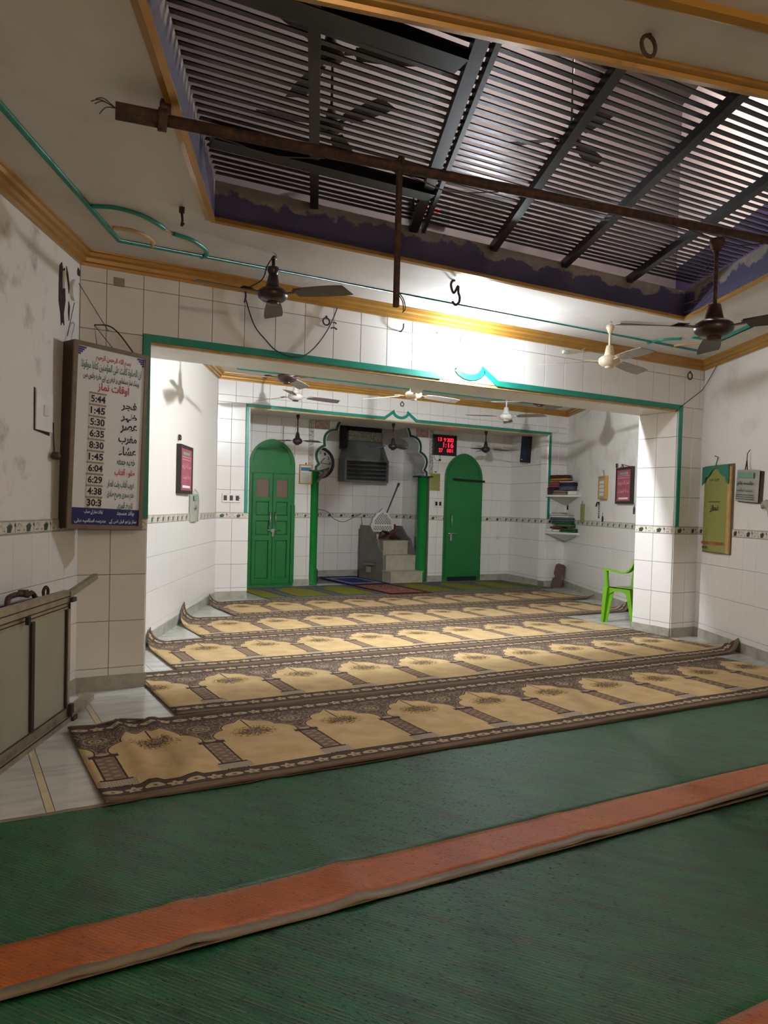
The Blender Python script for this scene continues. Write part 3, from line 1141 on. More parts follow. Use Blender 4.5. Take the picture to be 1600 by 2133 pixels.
# ================================================================== CARPETS AND MATS
def carpet_mat(name, cx0):
    """prayer-row carpet: uv in metres, u along the row, v across it from the near edge"""
    m, b = new_mat(name)
    u, v, _ = xsep(xcoord('UV'))
    P = 0.555
    U = (u - cx0 + P / 2).mod(P) - P / 2
    a = abs(U)
    wob = xnoise(xvec(u, v), 30, 2.0)
    aw = a + (wob - 0.5) * 0.006

    def circ(x, y, r):
        dx, dy = aw - x, v - y
        return (dx * dx + dy * dy).sqrt() - r
    d = circ(0.118, 0.735, 0.122).mn(circ(0.058, 0.868, 0.097))
    d = d.mn((aw - 0.222).mx(v - 0.66))
    d = d.mn((aw - 0.15).mx(v - 0.865))
    tri = ((aw - (1.035 - v) * 0.85) * 0.76).mx(0.93 - v)
    d = d.mn(tri).mx(0.205 - v)
    n1 = xnoise(xvec(u, v), 7, 4.0)
    n2 = xnoise(xvec(u, v), 160, 2.0)
    beige = xmix(xstep(n1, 0.35, 0.7), lin((201, 175, 130)), lin((183, 155, 110)))
    beige = xmix(n2 * 0.3, beige, lin((150, 122, 84)))
    brown = xmix(n2, lin((88, 74, 66)), lin((66, 53, 48)))
    tan = lin((168, 148, 120))
    # vine scroll in the dark ground
    vn = xnoise(xvec(u * 1.0, v * 1.0), 26, 1.5, 0.5)
    vine = abs(vn - 0.5) < 0.022
    vn2 = xnoise(xvec(u + 3.1, v), 44, 1.0, 0.5)
    vine = vine.mx(abs(vn2 - 0.46) < 0.018)
    ground = xmix(vine * 0.62, brown, tan)
    # flower in each spandrel, on the column line
    ac = abs((u - cx0).mod(P) - P / 2)
    fx, fy = ac, v - 0.93
    fr = (fx * fx + fy * fy).sqrt()
    ground = xmix((abs(fr - 0.028) < 0.007).mx(fr < 0.01) * 0.8, ground, tan)
    ground = xmix((abs(fr - 0.06) < 0.006) * (n2 > 0.45) * 0.7, ground, tan)
    col = xmix(d < 0.0, ground, beige)
    col = xmix((d > 0.0) * (d < 0.006), col, lin((54, 42, 38)))
    col = xmix((d > 0.008) * (d < 0.015), col, lin((140, 120, 96)))
    # columns between the niches
    shaft = (ac < 0.057 - (v - 0.3) * 0.015) * (v > 0.3) * (v < 0.655)
    dots = ((u * 70).sin() * (v * 110).sin()) > 0.35
    shc = xmix(dots * 0.7, lin((118, 98, 82)), lin((160, 138, 112)))
    shc = xmix((abs(ac - 0.05) < 0.004), shc, lin((60, 46, 40)))
    col = xmix(shaft, col, shc)
    base = (ac < 0.085) * (v > 0.215) * (v < 0.298)
    col = xmix(base, col, xmix(((u * 500).sin() > 0.0) * 0.5, lin((166, 152, 132)), lin((124, 108, 92))))
    col = xmix((ac < 0.075) * (v > 0.292) * (v < 0.309), col, lin((58, 44, 40)))
    cap = (ac < 0.072) * (v > 0.645) * (v < 0.70)
    col = xmix(cap, col, lin((70, 54, 48)))
    cs = (((ac - 0.0) * (ac - 0.0) * 0.35 + (v - 0.695) * (v - 0.695)).sqrt() < 0.02).mx((((ac - 0.06) * (ac - 0.06) + (v - 0.70) * (v - 0.70)).sqrt()) < 0.018)
    col = xmix(cs * 0.8, col, lin((172, 152, 126)))
    # hanging lamp and bouquet in each niche
    chain = (a < 0.0045) * (v > 0.83) * (v < 1.02)
    col = xmix(chain, col, lin((64, 50, 44)))
    bx, by = a * 0.72, (v - 0.765) * 0.98
    br = (bx * bx + by * by).sqrt()
    leaf = xnoise(xvec(u, v), 42, 1.0, 0.4)
    bou = (br < 0.1 + (leaf - 0.5) * 0.12) * (abs(leaf - 0.5) < 0.1 - br * 0.4)
    col = xmix(bou * 0.9, col, lin((136, 106, 46)))
    bou2 = (br < 0.04) * (n2 > 0.4)
    col = xmix(bou2 * 0.75, col, lin((112, 108, 110)))
    col = xmix((br < 0.07) * (abs(xnoise(xvec(u + 9, v), 60, 1.0) - 0.5) < 0.05), col, lin((70, 54, 40)))
    # flowered bands along both edges
    for v0 in (0.135, 1.155):
        band = (abs(v - v0) < 0.066)
        q = P / 6
        t = (u - cx0).mod(q) - q / 2
        par = ((u - cx0) / q).floor().mod(2.0)
        ty = v - v0
        ang = X.m('ARCTAN2', ty, t)
        rr = (t * t + ty * ty * 1.2).sqrt()
        pet = rr < 0.032 + (ang * 5.0).sin() * 0.009
        oval = ((t * t * 0.42 + ty * ty * 1.3).sqrt() < 0.029) * ((rr > 0.012) + (n2 > 0.5)).mn(1.0)
        fl = pet * par + oval * (1.0 - par)
        bc = xmix(fl.mn(1.0) * 0.85, brown, lin((184, 164, 130)))
        bc = xmix((rr < 0.008), bc, lin((104, 84, 60)))
        col = xmix(band, col, bc)
        col = xmix(abs(abs(v - v0) - 0.066) < 0.003, col, lin((48, 38, 34)))
    edge = (v < 0.066).mx(v > 1.224)
    col = xmix(edge, col, xmix(n2, lin((126, 106, 84)), lin((98, 82, 66))))
    X.nt.links.new(col.s, b.inputs['Base Color'])
    b.inputs['Roughness'].default_value = 0.95
    b.inputs['Specular IOR Level'].default_value = 0.15
    bn = X.nt.nodes.new('ShaderNodeBump')
    bn.inputs['Strength'].default_value = 0.4
    bn.inputs['Distance'].default_value = 0.004
    X.nt.links.new((n2 + wob * 0.3).s, bn.inputs['Height'])
    X.nt.links.new(bn.outputs[0], b.inputs['Normal'])
    return m


def green_carpet_mat():
    m, b = new_mat('carpet_green_row')
    u, v, _ = xsep(xcoord('UV'))
    P = 0.74
    a = abs(u.mod(P) - P / 2)
    n2 = xnoise(xvec(u, v), 120, 2.0)
    ground = xmix(xstep(xnoise(xvec(u, v), 22, 2.0), 0.45, 0.55), lin((58, 72, 84)), lin((84, 92, 92)))
    ground = xmix((abs(xnoise(xvec(u + 5, v), 40, 1.0) - 0.5) < 0.04) * 0.6, ground, lin((132, 128, 108)))
    field = (a < 0.27 - ((v - 0.95).mx(0.0)) * 0.6) * (v > 0.2) * (v < 1.28)
    col = xmix(field, ground, xmix(n2, lin((128, 126, 46)), lin((108, 106, 36))))
    col = xmix((abs(a - 0.285) < 0.012) * (v > 0.2) * (v < 1.2), col, lin((36, 48, 70)))
    X.nt.links.new(col.s, b.inputs['Base Color'])
    b.inputs['Roughness'].default_value = 0.95
    b.inputs['Specular IOR Level'].default_value = 0.1


def prayer_mat_mat(name, outer, mid, field, motif):
    m, b = new_mat(name)
    u, v, _ = xsep(xcoord('UV'))
    n = xnoise(xvec(u, v), 26, 2.0)
    a = abs(u - 0.5)
    e = (0.5 - a).mn(0.5 - abs(v - 0.5))
    col = xmix(e > 0.09, lin(outer), lin(mid))
    col = xmix(e > 0.21, col, lin(outer))
    col = xmix(e > 0.24, col, lin(field))
    col = xmix((abs(n - 0.5) < motif[1]) * (e > 0.1), col, lin(motif[0]))
    X.nt.links.new(col.s, b.inputs['Base Color'])
    b.inputs['Roughness'].default_value = 0.95
    b.inputs['Specular IOR Level'].default_value = 0.1


def mat_plastic(name, ca, cb, hi):
    """woven plastic straw mat: fine slanting strands, glossy"""
    m, b = new_mat(name)
    x, y, z = xsep(xcoord('Object'))
    s = x * 0.82 + y * 0.57            # across the strands
    t = x * -0.57 + y * 0.82           # along them
    broken = xnoise(xvec(s * 60, t * 7.0), 1.0, 2.0, 0.6)
    n3 = xnoise(xvec(s * 16, t * 3.0), 1.0, 3.0, 0.6)
    strand = (s * (2 * math.pi / 0.0135)).sin()
    thin = (s * (2 * math.pi / 0.0045)).sin()
    line = xstep(strand, 0.72, 0.95) * xstep(broken, 0.42, 0.58)
    col = xmix(xstep(n3, 0.36, 0.66), lin(ca), lin(cb))
    col = xmix(line * 0.8, col, lin(hi))
    X.nt.links.new(col.s, b.inputs['Base Color'])
    fleck = xstep(xnoise(xvec(s * 170, t * 40), 1.0, 1.0, 0.5), 0.62, 0.70)
    X.nt.links.new((broken * 0.28 + 0.25 - fleck * 0.2).s, b.inputs['Roughness'])
    b.inputs['Specular IOR Level'].default_value = 0.4
    bn = X.nt.nodes.new('ShaderNodeBump')
    bn.inputs['Strength'].default_value = 0.5
    bn.inputs['Distance'].default_value = 0.003
    X.nt.links.new((strand * 0.3 + thin * 0.2 + broken * 1.0 + fleck * 0.9 + xnoise(xvec(x, y), 170, 1.0) * 1.2).s, bn.inputs['Height'])
    X.nt.links.new(bn.outputs[0], b.inputs['Normal'])
    return m


def cloth_grid(name, m, x0, x1, y0, y1, nx, ny, hfun, uvf, thick=0.007, curl=True, parent=None, warp=None, side=None):
    """a rug with real thickness; where it meets a skew side wall its end climbs the wall"""
    b = MB()
    top, bot, uv = [], [], []
    Rc = 0.13
    for j in range(ny + 1):
        for i in range(nx + 1):
            x, y = x0 + (x1 - x0) * i / nx, y0 + (y1 - y0) * j / ny
            p = Vector((x, y, 0.0)) if warp is None else Vector(warp(x, y))
            z = hfun(x, y) + thick
            nrm = Vector((0, 0, 1))
            if curl:
                for base, n in ((Vector((0.735, 5.42, 0)), SN), (Vector((7.03, 5.42, 0)), -SN)):
                    s = (p - base).dot(n) - 0.03
                    if s < Rc:
                        t = Rc - s
                        an = min(t / Rc, math.pi / 2)
                        tz = Rc * (1 - math.cos(an)) + max(0, t - Rc * math.pi / 2)
                        tn = Rc - Rc * math.sin(an)
                        p = p + n * (tn - s)
                        z += tz
                        nrm = Vector((0, 0, 1)) * math.cos(an) + n * math.sin(an)
            q = Vector((p.x, p.y, z))
            top.append(q)
            bot.append(q - nrm * thick)
            uv.append(uvf(x, y))
    W = nx + 1
    fs = []
    for j in range(ny):
        for i in range(nx):
            k = j * W + i
            fs.append((k, k + 1, k + W + 1, k + W))
    b.add(top, fs, 0, True)
    o = len(top)
    b.add(bot, [tuple(reversed(f)) for f in fs], 1, True)
    ring = [i for i in range(W)] + [j * W + nx for j in range(1, ny + 1)] + [ny * W + i for i in range(nx - 1, -1, -1)] + [j * W for j in range(ny - 1, 0, -1)]
    for a, c in zip(ring, ring[1:] + ring[:1]):
        b.f.append((a, a + o, c + o, c))
        b.mi.append(1)
        b.sm.append(False)
    b.uv = uv + uv
    return b.build(name, [m, side or m], parent)


mat('carpet_back', (112, 94, 76), 0.95, var=0.5, vscale=30)


def wav(x, y, s): return 0.0022 * (1 + math.sin(x * 2.3 + s) * math.sin(y * 3.1 + s * 1.7)) + 0.0015 * math.sin(x * 7.1 + y * 2 + s)


ROWS = [(0.58, 6.10, 3.31, 4.52, 0.955, 'nearest prayer-row carpet with beige arched niches, wrinkled at its left end'),
        (1.20, 6.61, 4.53, 5.775, 1.225, 'second prayer-row carpet from the front, beside the left tiled pillar'),
        (1.52, 6.61, 5.785, 7.055, 1.975, 'third prayer-row carpet from the front, its left end climbing the wall'),
        (2.12, 7.95, 7.065, 8.32, 2.60, 'fourth prayer-row carpet from the front, passing behind the green chair'),
        (2.86, 8.50, 8.33, 9.60, 3.19, 'farthest beige prayer-row carpet, next to the green and yellow one')]
for k, (x0, x1, y0, y1, c0, lab) in enumerate(ROWS):
    cm = carpet_mat('carpet_row', c0 - x0)
    sc = 1.245 / (y1 - y0)

    def hf(x, y, k=k, y0=y0, y1=y1, x0=x0):
        z = max(0.001, 0.004 + wav(x, y, k * 2.0))
        if k == 0:
            f = math.exp(-((x - 0.83 - (y - 3.9) * .03) / 0.03) ** 2) * 0.03 + math.exp(-((x - 1.02 - (y - 3.9) * .03) / 0.03) ** 2) * 0.024
            z += f * min(1, max(0, (y - 3.36) * 5))
            z += 0.009 * max(0, (0.66 - x) / 0.08) * (0.5 + 0.5 * math.sin(y * 6))
        if k == 0:
            z += 0.011 * max(0.0, min(1.0, (3.42 - y) / 0.05))
        d = min(y - y0, y1 - y)
        z += 0.004 * max(0, 1 - d / 0.05) * (0.5 + 0.5 * math.sin(x * 5 + k))
        return z
    o = cloth_grid('prayer_carpet', cm, x0, x1, y0, y1, 150, 30, hf, lambda x, y: ((x - x0), (y - y0) * sc), 0.008, side=MATS['carpet_back'])
    tag(o, lab, 'carpet', 'prayer-row carpets')
    # sewn edge roll along both long sides
    for yy in (y0 + .006, y1 - .006):
        b = MB()
        lo, hi = max(x0, XL(yy) + .2) + .01, min(x1, XR(yy) - .2) - .01
        b.tube([(lo + (hi - lo) * i / 40, yy, hf(lo + (hi - lo) * i / 40, yy) + 0.006) for i in range(41)], 0.007, 6)
        b.build('hem', 'carpet_back', o)

green_carpet_mat()
o = cloth_grid('prayer_carpet', MATS['carpet_green_row'], 3.80, 8.92, 9.70, 11.14, 60, 16, lambda x, y: 0.003, lambda x, y: (x - 3.66 + .2, y - 9.70), 0.007, curl=False, side=MATS['carpet_back'])
tag(o, 'dull green carpet with olive yellow niches along the prayer wall', 'carpet')
prayer_mat_mat('mat_blue', (26, 34, 96), (150, 148, 146), (24, 30, 104), ((60, 66, 110), 0.03))
o = cloth_grid('prayer_mat', MATS['mat_blue'], 5.74, 6.50, 11.06, 12.35, 24, 30, lambda x, y: 0.012 + 0.012 * max(0, (y - 12.2) / .15), lambda x, y: ((x - 5.74) / .76, (y - 11.06) / 1.29), 0.006, curl=False)
tag(o, 'blue and grey prayer mat inside the mihrab', 'prayer mat')
prayer_mat_mat('mat_red', (72, 22, 28), (104, 54, 56), (96, 24, 28), ((158, 120, 96), 0.05))
o = cloth_grid('prayer_mat', MATS['mat_red'], 5.69, 6.42, 9.66, 11.05, 24, 30, lambda x, y: 0.014, lambda x, y: ((x - 5.69) / .73, (y - 9.66) / 1.39), 0.006, curl=False)
tag(o, 'red patterned prayer mat in front of the blue one', 'prayer mat')

mat_plastic('straw_green', (7, 90, 54), (10, 60, 38), (122, 116, 82))
mat_plastic('straw_orange', (172, 86, 8), (152, 74, 6), (190, 116, 40))
mat('mat_hem', (124, 110, 88), 0.6, var=0.4, vscale=20)


def straw_mat(label, y0, y1, z, lift, ridge):
    """green woven mat, orange band and a beige hem along its near edge"""
    root = thing('straw_mat', label, 'mat', (0, 0, 0), 0, 'woven plastic floor mats')

    def hf(x, y):
        h = z + 0.0012 * math.sin(x * 3.1 + y * 2.0) + 0.001 * math.sin(x * 9 + y * 4)
        d = y - y0
        h += lift(x) * max(0.0, 1 - d / 0.28) ** 2
        for rx, rh, rw in ridge:
            h += rh * math.exp(-((x - rx - (y - y0) * 0.12) / rw) ** 2) * (0.35 + 0.65 * max(0, 1 - d / 0.9))
        return max(h, 0.002)
    X0, X1 = -1.4, 5.9

    def cut(x, y): return max(XL(y) + .02, min(x, XR(y) - .02))
    for nm, a, c, m in (('hem', y0, y0 + .05, 'mat_hem'), ('orange_band', y0 + .05, y0 + .275, 'straw_orange'), ('woven_field', y0 + .275, y1 - .03, 'straw_green'), ('hem', y1 - .03, y1, 'mat_hem')):
        cloth_grid(nm, MATS[m], X0, X1, a, c, 220, max(2, int((c - a) / .03)), hf, lambda x, y: (x, y), 0.004, curl=False, parent=root,
                   warp=lambda x, y: (cut(x, y), y, 0), side=MATS['mat_hem'])


straw_mat('green woven mat with orange border lying against the nearest carpet', 2.125, 3.345, 0.006,
          lambda x: 0.008 + 0.028 * max(0.0, min(1, (x - 2.0) / 1.4)) + 0.006 * math.sin(x * 4), [(0.62, 0.010, 0.05), (1.17, 0.013, 0.06), (2.2, 0.007, 0.07), (0.3, 0.006, 0.04)])
straw_mat('green woven mat with orange border nearest the viewer', 0.93, 2.165, 0.001, lambda x: 0.004, [(1.6, 0.004, 0.08)])

# ================================================================== SKYLIGHT GRILLE, PIPE
BS = 0.456
grille = thing('skylight_grille', 'black steel bar grille covering the ceiling skylight', 'grille', (0, 0, 3.15))


def near_y(x): return 1.866 - 0.246 * (x - 2.733)


xi_edges = [1.25, 1.861, 2.573, 3.234, 3.89, 4.566, 5.21]
for i, xi in enumerate(xi_edges[1:-1]):
    yn = 4.3
    for _ in range(20):
        yn = near_y(xi + BS * (yn - 4.18))
    w = 0.05 if i != 1 else 0.06
    b = MB()
    p, q = (xi + BS * (4.30 - 4.18), 4.30, -0.012), (xi + BS * (yn - 4.18), yn, -0.012)
    b.beam(p, q, w, 0.05)
    if i == 1:
        off = Vector((0.06, -0.03, 0.0))
        b.beam(Vector(p) + off, Vector(q) + off, 0.024, 0.05)
    b.build('joist', 'steel_black', grille)
b = MB()
b.beam((1.12, 3.785, -0.03), (2.40, 3.74, -0.03), 0.10, 0.045)
b.build('cross_bar', 'steel_black', grille)
b = MB()
b.beam((0.55, 2.67, -0.02), (1.80, 2.60, -0.02), 0.11, 0.04)
b.build('cross_bar', 'steel_black', grille)
slat_me = {}
k = 0
yk = 4.245
while yk > 1.45:
    for i in range(6):
        a, c = xi_edges[i], xi_edges[i + 1]
        slope = -0.035
        yc = yk + slope * ((a + c) / 2 - 1.5)
        xm = (a + c) / 2 + BS * (yc - 4.18)
        if yc < near_y(xm) - 0.06 or yc > 4.27:
            continue
        jj = random.uniform(-0.004, 0.004) + (0.012 if i in (1, 3) else 0)
        key = (i,)
        if key not in slat_me:
            s = MB()
            L = (c - a) / 2 - 0.004
            s.box(-L, L, -0.0135, 0.0135, 0, 0.006)
            o = s.build('slat', 'steel_dark', grille)
            slat_me[key] = o.data
        else:
            o = bpy.data.objects.new('slat', slat_me[key])
            COL.objects.link(o)
            o.parent = grille
        o.location = (xm, yc + jj, 0.014)
        o.rotation_euler = (0, 0, math.atan(slope))
    yk -= 0.061

PA, PB = Vector((0.563, 3.244, 2.87)), Vector((4.003, 2.698, 2.87))
pd = (PB - PA).normalized()
pipe = thing('ceiling_pipe', 'long rusty pipe slung under the skylight bars', 'pipe', PA)
b = MB()
b.tube([(0, 0, 0), pd * 0.17], 0.034, 12)
b.build('pipe_sleeve', 'rust_pipe', pipe)
b = MB()
b.tube([pd * 0.10, pd * 4.6], 0.024, 12)
b.build('pipe_tube', 'rust_pipe', pipe)
b = MB()
b.tube([pd * 0.165, pd * 0.20], 0.045, 12)
b.box(.17, .21, -.05, -.02, 0.0, .075)
b.build('clamp', 'rust_pipe', pipe)
b = MB()
for d in ((-.07, .03, .04), (-.09, .02, .02), (-.06, .0, -.03), (-.08, -.01, .0)):
    b.tube(smooth([(0, 0, .01), Vector(d) * .6 + Vector((0, 0, .02)), d]), 0.0022, 5)
b.build('frayed_wire', 'cable', pipe)
for s, e in ((0.33, 0.012), (1.2, 0.02), (2.9, 0.02)):
    b = MB()
    b.tube(smooth([pd * s + Vector((0, 0, -.024)), pd * (s + .15) + Vector((0, 0, -.024 - e)), pd * (s + .3) + Vector((0, 0, -.05 - e)), pd * (s + .55) + Vector((0, 0, -.026))]), 0.003, 5)
    b.build('cable', 'cable', pipe)
RP = Vector((1.782, 3.05, 2.87))
rod = thing('hanging_rod', 'bare iron fan rod hanging from the pipe without a fan', 'rod', RP)
b = MB()
b.beam((0, 0, .03), (0, 0, -.64), .022, .022, up=(0, 1, 0))
b.build('rod', 'rust_pipe', rod)
b = MB()
b.tube([(0.0, -.03, .0), (0, -.032, .03), (0, 0, .045), (0, .032, .03), (0, .03, -.02)], .008, 6)
b.build('strap', 'rust_pipe', rod)
b = MB()
b.tube(smooth([(.01, 0, -.57), (.04, 0, -.6), (.05, 0, -.64), (.035, 0, -.66)]), .0025, 5)
b.tube(smooth([(.01, 0, -.58), (.035, 0, -.61), (.04, 0, -.65)]), .0025, 5)
b.build('loose_wire', 'cable', rod)


# ================================================================== CEILING FANS
def fan(label, x, y, ztop, zm, r, ph, body, blade, canopy, scale=1.0, bw=0.125, group='ceiling fans', rod_r=0.011, hook=True, coff=0.0):
    t = thing('ceiling_fan', label, 'ceiling fan', (x, y, ztop), 0, group)
    h = zm - ztop                           # negative: motor below the hook
    s = scale
    if hook:
        b = MB()
        b.tube(smooth([(0, 0, 0), (.018 * s, 0, -.012), (.018 * s, 0, -.035), (0, 0, -.045), (-.014 * s, 0, -.03)]), .005 * s, 6)
        b.build('hook', 'chrome', t)
    b = MB()
    b.lathe([(.018 * s, -.03), (.036 * s, -.035), (.04 * s, -.055), (.02 * s, -.10), (.013 * s, -.105)], (0, 0, coff), 18)
    b.build('canopy', canopy, t)
    b = MB()
    b.tube([(0, 0, -.04), (0, 0, h + .05)], rod_r, 10)
    b.build('down_rod', canopy, t)
    b = MB()
    b.lathe([(.012 * s, .135), (.03 * s, .13), (.046 * s, .06), (.052 * s, .045), (.05 * s, .04)], (0, 0, h), 20)
    b.build('lower_canopy', body, t)
    b = MB()
    b.lathe([(.03 * s, .045), (.07 * s, .04), (.095 * s, .022), (.1 * s, .0), (.094 * s, -.02), (.07 * s, -.04), (.03 * s, -.05), (.001, -.052)], (0, 0, h), 28)
    mo = b.build('motor', body, t)
    b = MB()
    b.lathe([(.04 * s, -.046), (.036 * s, -.06), (.001, -.062)], (0, 0, h), 18)
    b.build('end_cap', canopy, mo)
    bl = MB()
    n = 7
    r0 = .17 * s
    vs = []
    for i in range(n + 1):
        q = i / n
        xx = r0 + (r - r0) * q
        w = bw * (0.72 + 0.36 * math.sin(min(1, q * 1.25) * math.pi / 2)) / 2 * (1.0 if i < n else 0.93)
        tl = R(-15) * (1 - 0.3 * q)
        dz = -0.014 * q
        for sgn in (-1, 1):
            for dd in (0.002, -0.002):
                vs.append((xx + (0.02 if (i == n and sgn > 0) else 0), sgn * w * math.cos(tl), sgn * w * math.sin(tl) + dd + dz))
    fs = []
    for i in range(n):
        a, c = i * 4, i * 4 + 4
        fs += [(a, c, c + 2, a + 2), (a + 1, a + 3, c + 3, c + 1), (a, a + 1, c + 1, c), (a + 2, c + 2, c + 3, a + 3)]
    fs += [(0, 2, 3, 1), (n * 4, n * 4 + 1, n * 4 + 3, n * 4 + 2)]
    bl.add(vs, fs)
    br = MB()
    br.beam((.085 * s, 0, 0), (r0 + .05, 0, 0.004), .03 * s, .005)
    br.beam((r0 - .01, 0, .006), (r0 + .06, 0, .006), .075 * s, .004)
    first = None
    for k in range(3):
        if first is None:
            o = bl.build('blade', blade, t)
            o2 = br.build('blade_bracket', body, o)
            first = (o, o2)
        else:
            o = first[0].copy()
            COL.objects.link(o)
            o.parent = t
            o2 = first[1].copy()
            COL.objects.link(o2)
            o2.parent = o
        o.location = (0, 0, h)
        o.rotation_euler = (0, 0, R(ph + 120 * k))
    return t


f1 = fan('dark brown ceiling fan on a short chain left of the skylight', 1.818, 4.713, ZC, 2.672, 0.53, 68, 'fan_brown', 'fan_blade_brown', 'fan_brown', 1.0, coff=-.06)
b = MB()
for i in range(5):
    b.tube([(.008 * (-1) ** i, 0, -.02 - i * .025), (-.006 * (-1) ** i, .006, -.05 - i * .025)], .007, 6)
b.build('chain', 'rust_pipe', f1)
b = MB()
b.tube(smooth([(0, 0, -.02), (-.05, -.02, -.1), (-.09, -.03, -.2), (-.16, .1, -.24)]), .004, 5)
b.build('supply_wire', 'cable', f1)
fan('cream ceiling fan over the right of the hall, grey undersides to its blades', 4.886, 4.719, ZC, 2.605, 0.57, 14, 'fan_cream', 'fan_blade_grey', 'fan_cream', 0.92)
fan('dark brown ceiling fan on a long rod from the pipe, at the right edge', 3.629, 2.747, 2.85, 2.33, 0.56, 40, 'fan_brown', 'fan_blade_brown', 'rust_pipe', 1.05, hook=False)
fan('white ceiling fan with brown rod near the inner wall, left of the others', 3.83, 9.05, ZC2, 2.695, 0.60, 118, 'fan_white', 'fan_blade_grey', 'fan_brown', 1.0)
fan('glossy dark brown ceiling fan just behind the main beam', 2.95, 7.2, ZC2, 2.59, 0.56, 48, 'fan_brown', 'fan_blade_grey', 'fan_brown', 1.0)
fan('cream ceiling fan in the middle of the inner bay', 4.60, 7.42, ZC2, 2.60, 0.62, 2, 'fan_cream', 'fan_white', 'fan_cream', 1.0)
fan('white ceiling fan right of centre in the inner bay', 6.82, 8.5, ZC2, 2.632, 0.60, 48, 'fan_white', 'fan_blade_grey', 'fan_white', 1.0)
fan('dark fan almost hidden behind the right half of the main beam', 6.15, 7.03, ZC2, 2.625, 0.58, 30, 'fan_brown', 'fan_blade_grey', 'fan_brown', 1.0)
G = 'small fans in the prayer niche'
fan('small dark fan in front of the left green door', 4.534, 10.6, ZC3, 2.269, 0.38, 66, 'fan_dark', 'fan_dark', 'fan_brown', 0.75, .09, G)
fan('small dark fan in front of the mihrab arch', 6.205, 10.6, ZC3, 2.294, 0.38, 26, 'fan_dark', 'fan_dark', 'fan_dark', 0.75, .09, G)
fan('small dark fan between the red clock and the wall speaker', 8.0, 10.5, ZC3, 2.35, 0.38, 76, 'fan_dark', 'fan_dark', 'fan_dark', 0.75, .09, G)
G = 'fans on the storey above'
for (u, v), ph, lab in (((1190, 290), 20, 'dark fan of the upper storey seen through the bars, right of centre'), ((690, 262), 50, 'dark fan of the upper storey seen through the left bars'), ((688, 112), 90, 'topmost dark fan seen through the skylight bars')):
    p = on_y(u, v, 5.45 if v > 200 else 4.6)
    fan(lab, p.x, p.y, 6.1, p.z, 0.58, ph, 'fan_dark', 'fan_dark', 'fan_dark', 1.0, .14, G)


# ================================================================== LAMPS
def bulb(label, p, dirv, glow, r=0.033, arm=0.0):
    t = thing('light_bulb', label, 'light bulb', p)
    d = Vector(dirv).normalized()
    b = MB()
    b.tube([(0, 0, 0), d * .012, d * .013, d * (.045 + arm), d * (.05 + arm), d * (.075 + arm)], [.045, .045, .03, .026, .02, .02], 18)
    b.build('holder', 'white_paint', t)
    b = MB()
    pts, rs = [], []
    for i in range(13):
        a = math.pi * i / 12
        pts.append(d * (.075 + arm + r + .02 - math.cos(a) * r * 1.12))
        rs.append(max(.0015, math.sin(a) * r))
    b.tube(pts, rs, 18)
    b.build('glass', glow, t)
    return t


BP = on_y(978, 738, Y1)
bulb('lit white bulb on the beam above the teal crest', (3.905, Y1 - .008, 2.64), (-0.26, -1, -.17), 'bulb_glow', arm=.11)
bulb('lit bulb on the back face of the main beam', (4.15, Y1B, 2.78), (0, 1, 0), 'bulb_glow_inner')
bulb('added warm fill bulb on the unseen rear wall', (0.6, YB, 2.5), (0, 1, 0), 'fill_glow_rear')  # unseen bulb, added to fill the hall from behind the viewer
tl_ = thing('tube_light', 'fluorescent tube on the ceiling of the storey above', 'tube light', (XR(4.4) - 1.25, 4.4, 6.09), RZ_RIGHT)
b = MB()
b.box(-.62, .62, -.03, .03, -.05, .0)
b.build('batten', 'white_paint', tl_)
b = MB()
b.tube([(-.6, 0, -.07), (.6, 0, -.07)], .016, 10)
b.build('tube', 'bulb_glow_up', tl_)


b = MB()
rc = random.Random(3)
for k in range(16):
    a = Vector((3.629, 2.747, 2.80 - .02 * k))
    e = a + Vector((-.02 - rc.random() * .16, .03 + rc.random() * .05, -.02 - rc.random() * .1))
    b.tube(smooth([a, (a + e) / 2 + Vector((0, 0, -.04 * rc.random())), e]), .0012, 4)
tag(b.build('cobweb', 'cloth_grey'), 'grey cobweb strands on the long fan rod at the right', 'cobweb')['kind'] = 'stuff'


# ================================================================== DOORS
def door_arch(x0, x1, zs, za, n=10):
    a, h = (x1 - x0) / 2, za - zs
    rho = (a * a + h * h) / (2 * a)
    cx = (x0 + x1) / 2
    L = []
    th = math.acos((rho - a) / rho)
    for i in range(n + 1):
        t = th * i / n
        L.append((x0 + rho - rho * math.cos(t), zs + rho * math.sin(t)))
    return L + [(2 * cx - x, z) for x, z in L[::-1][1:]]


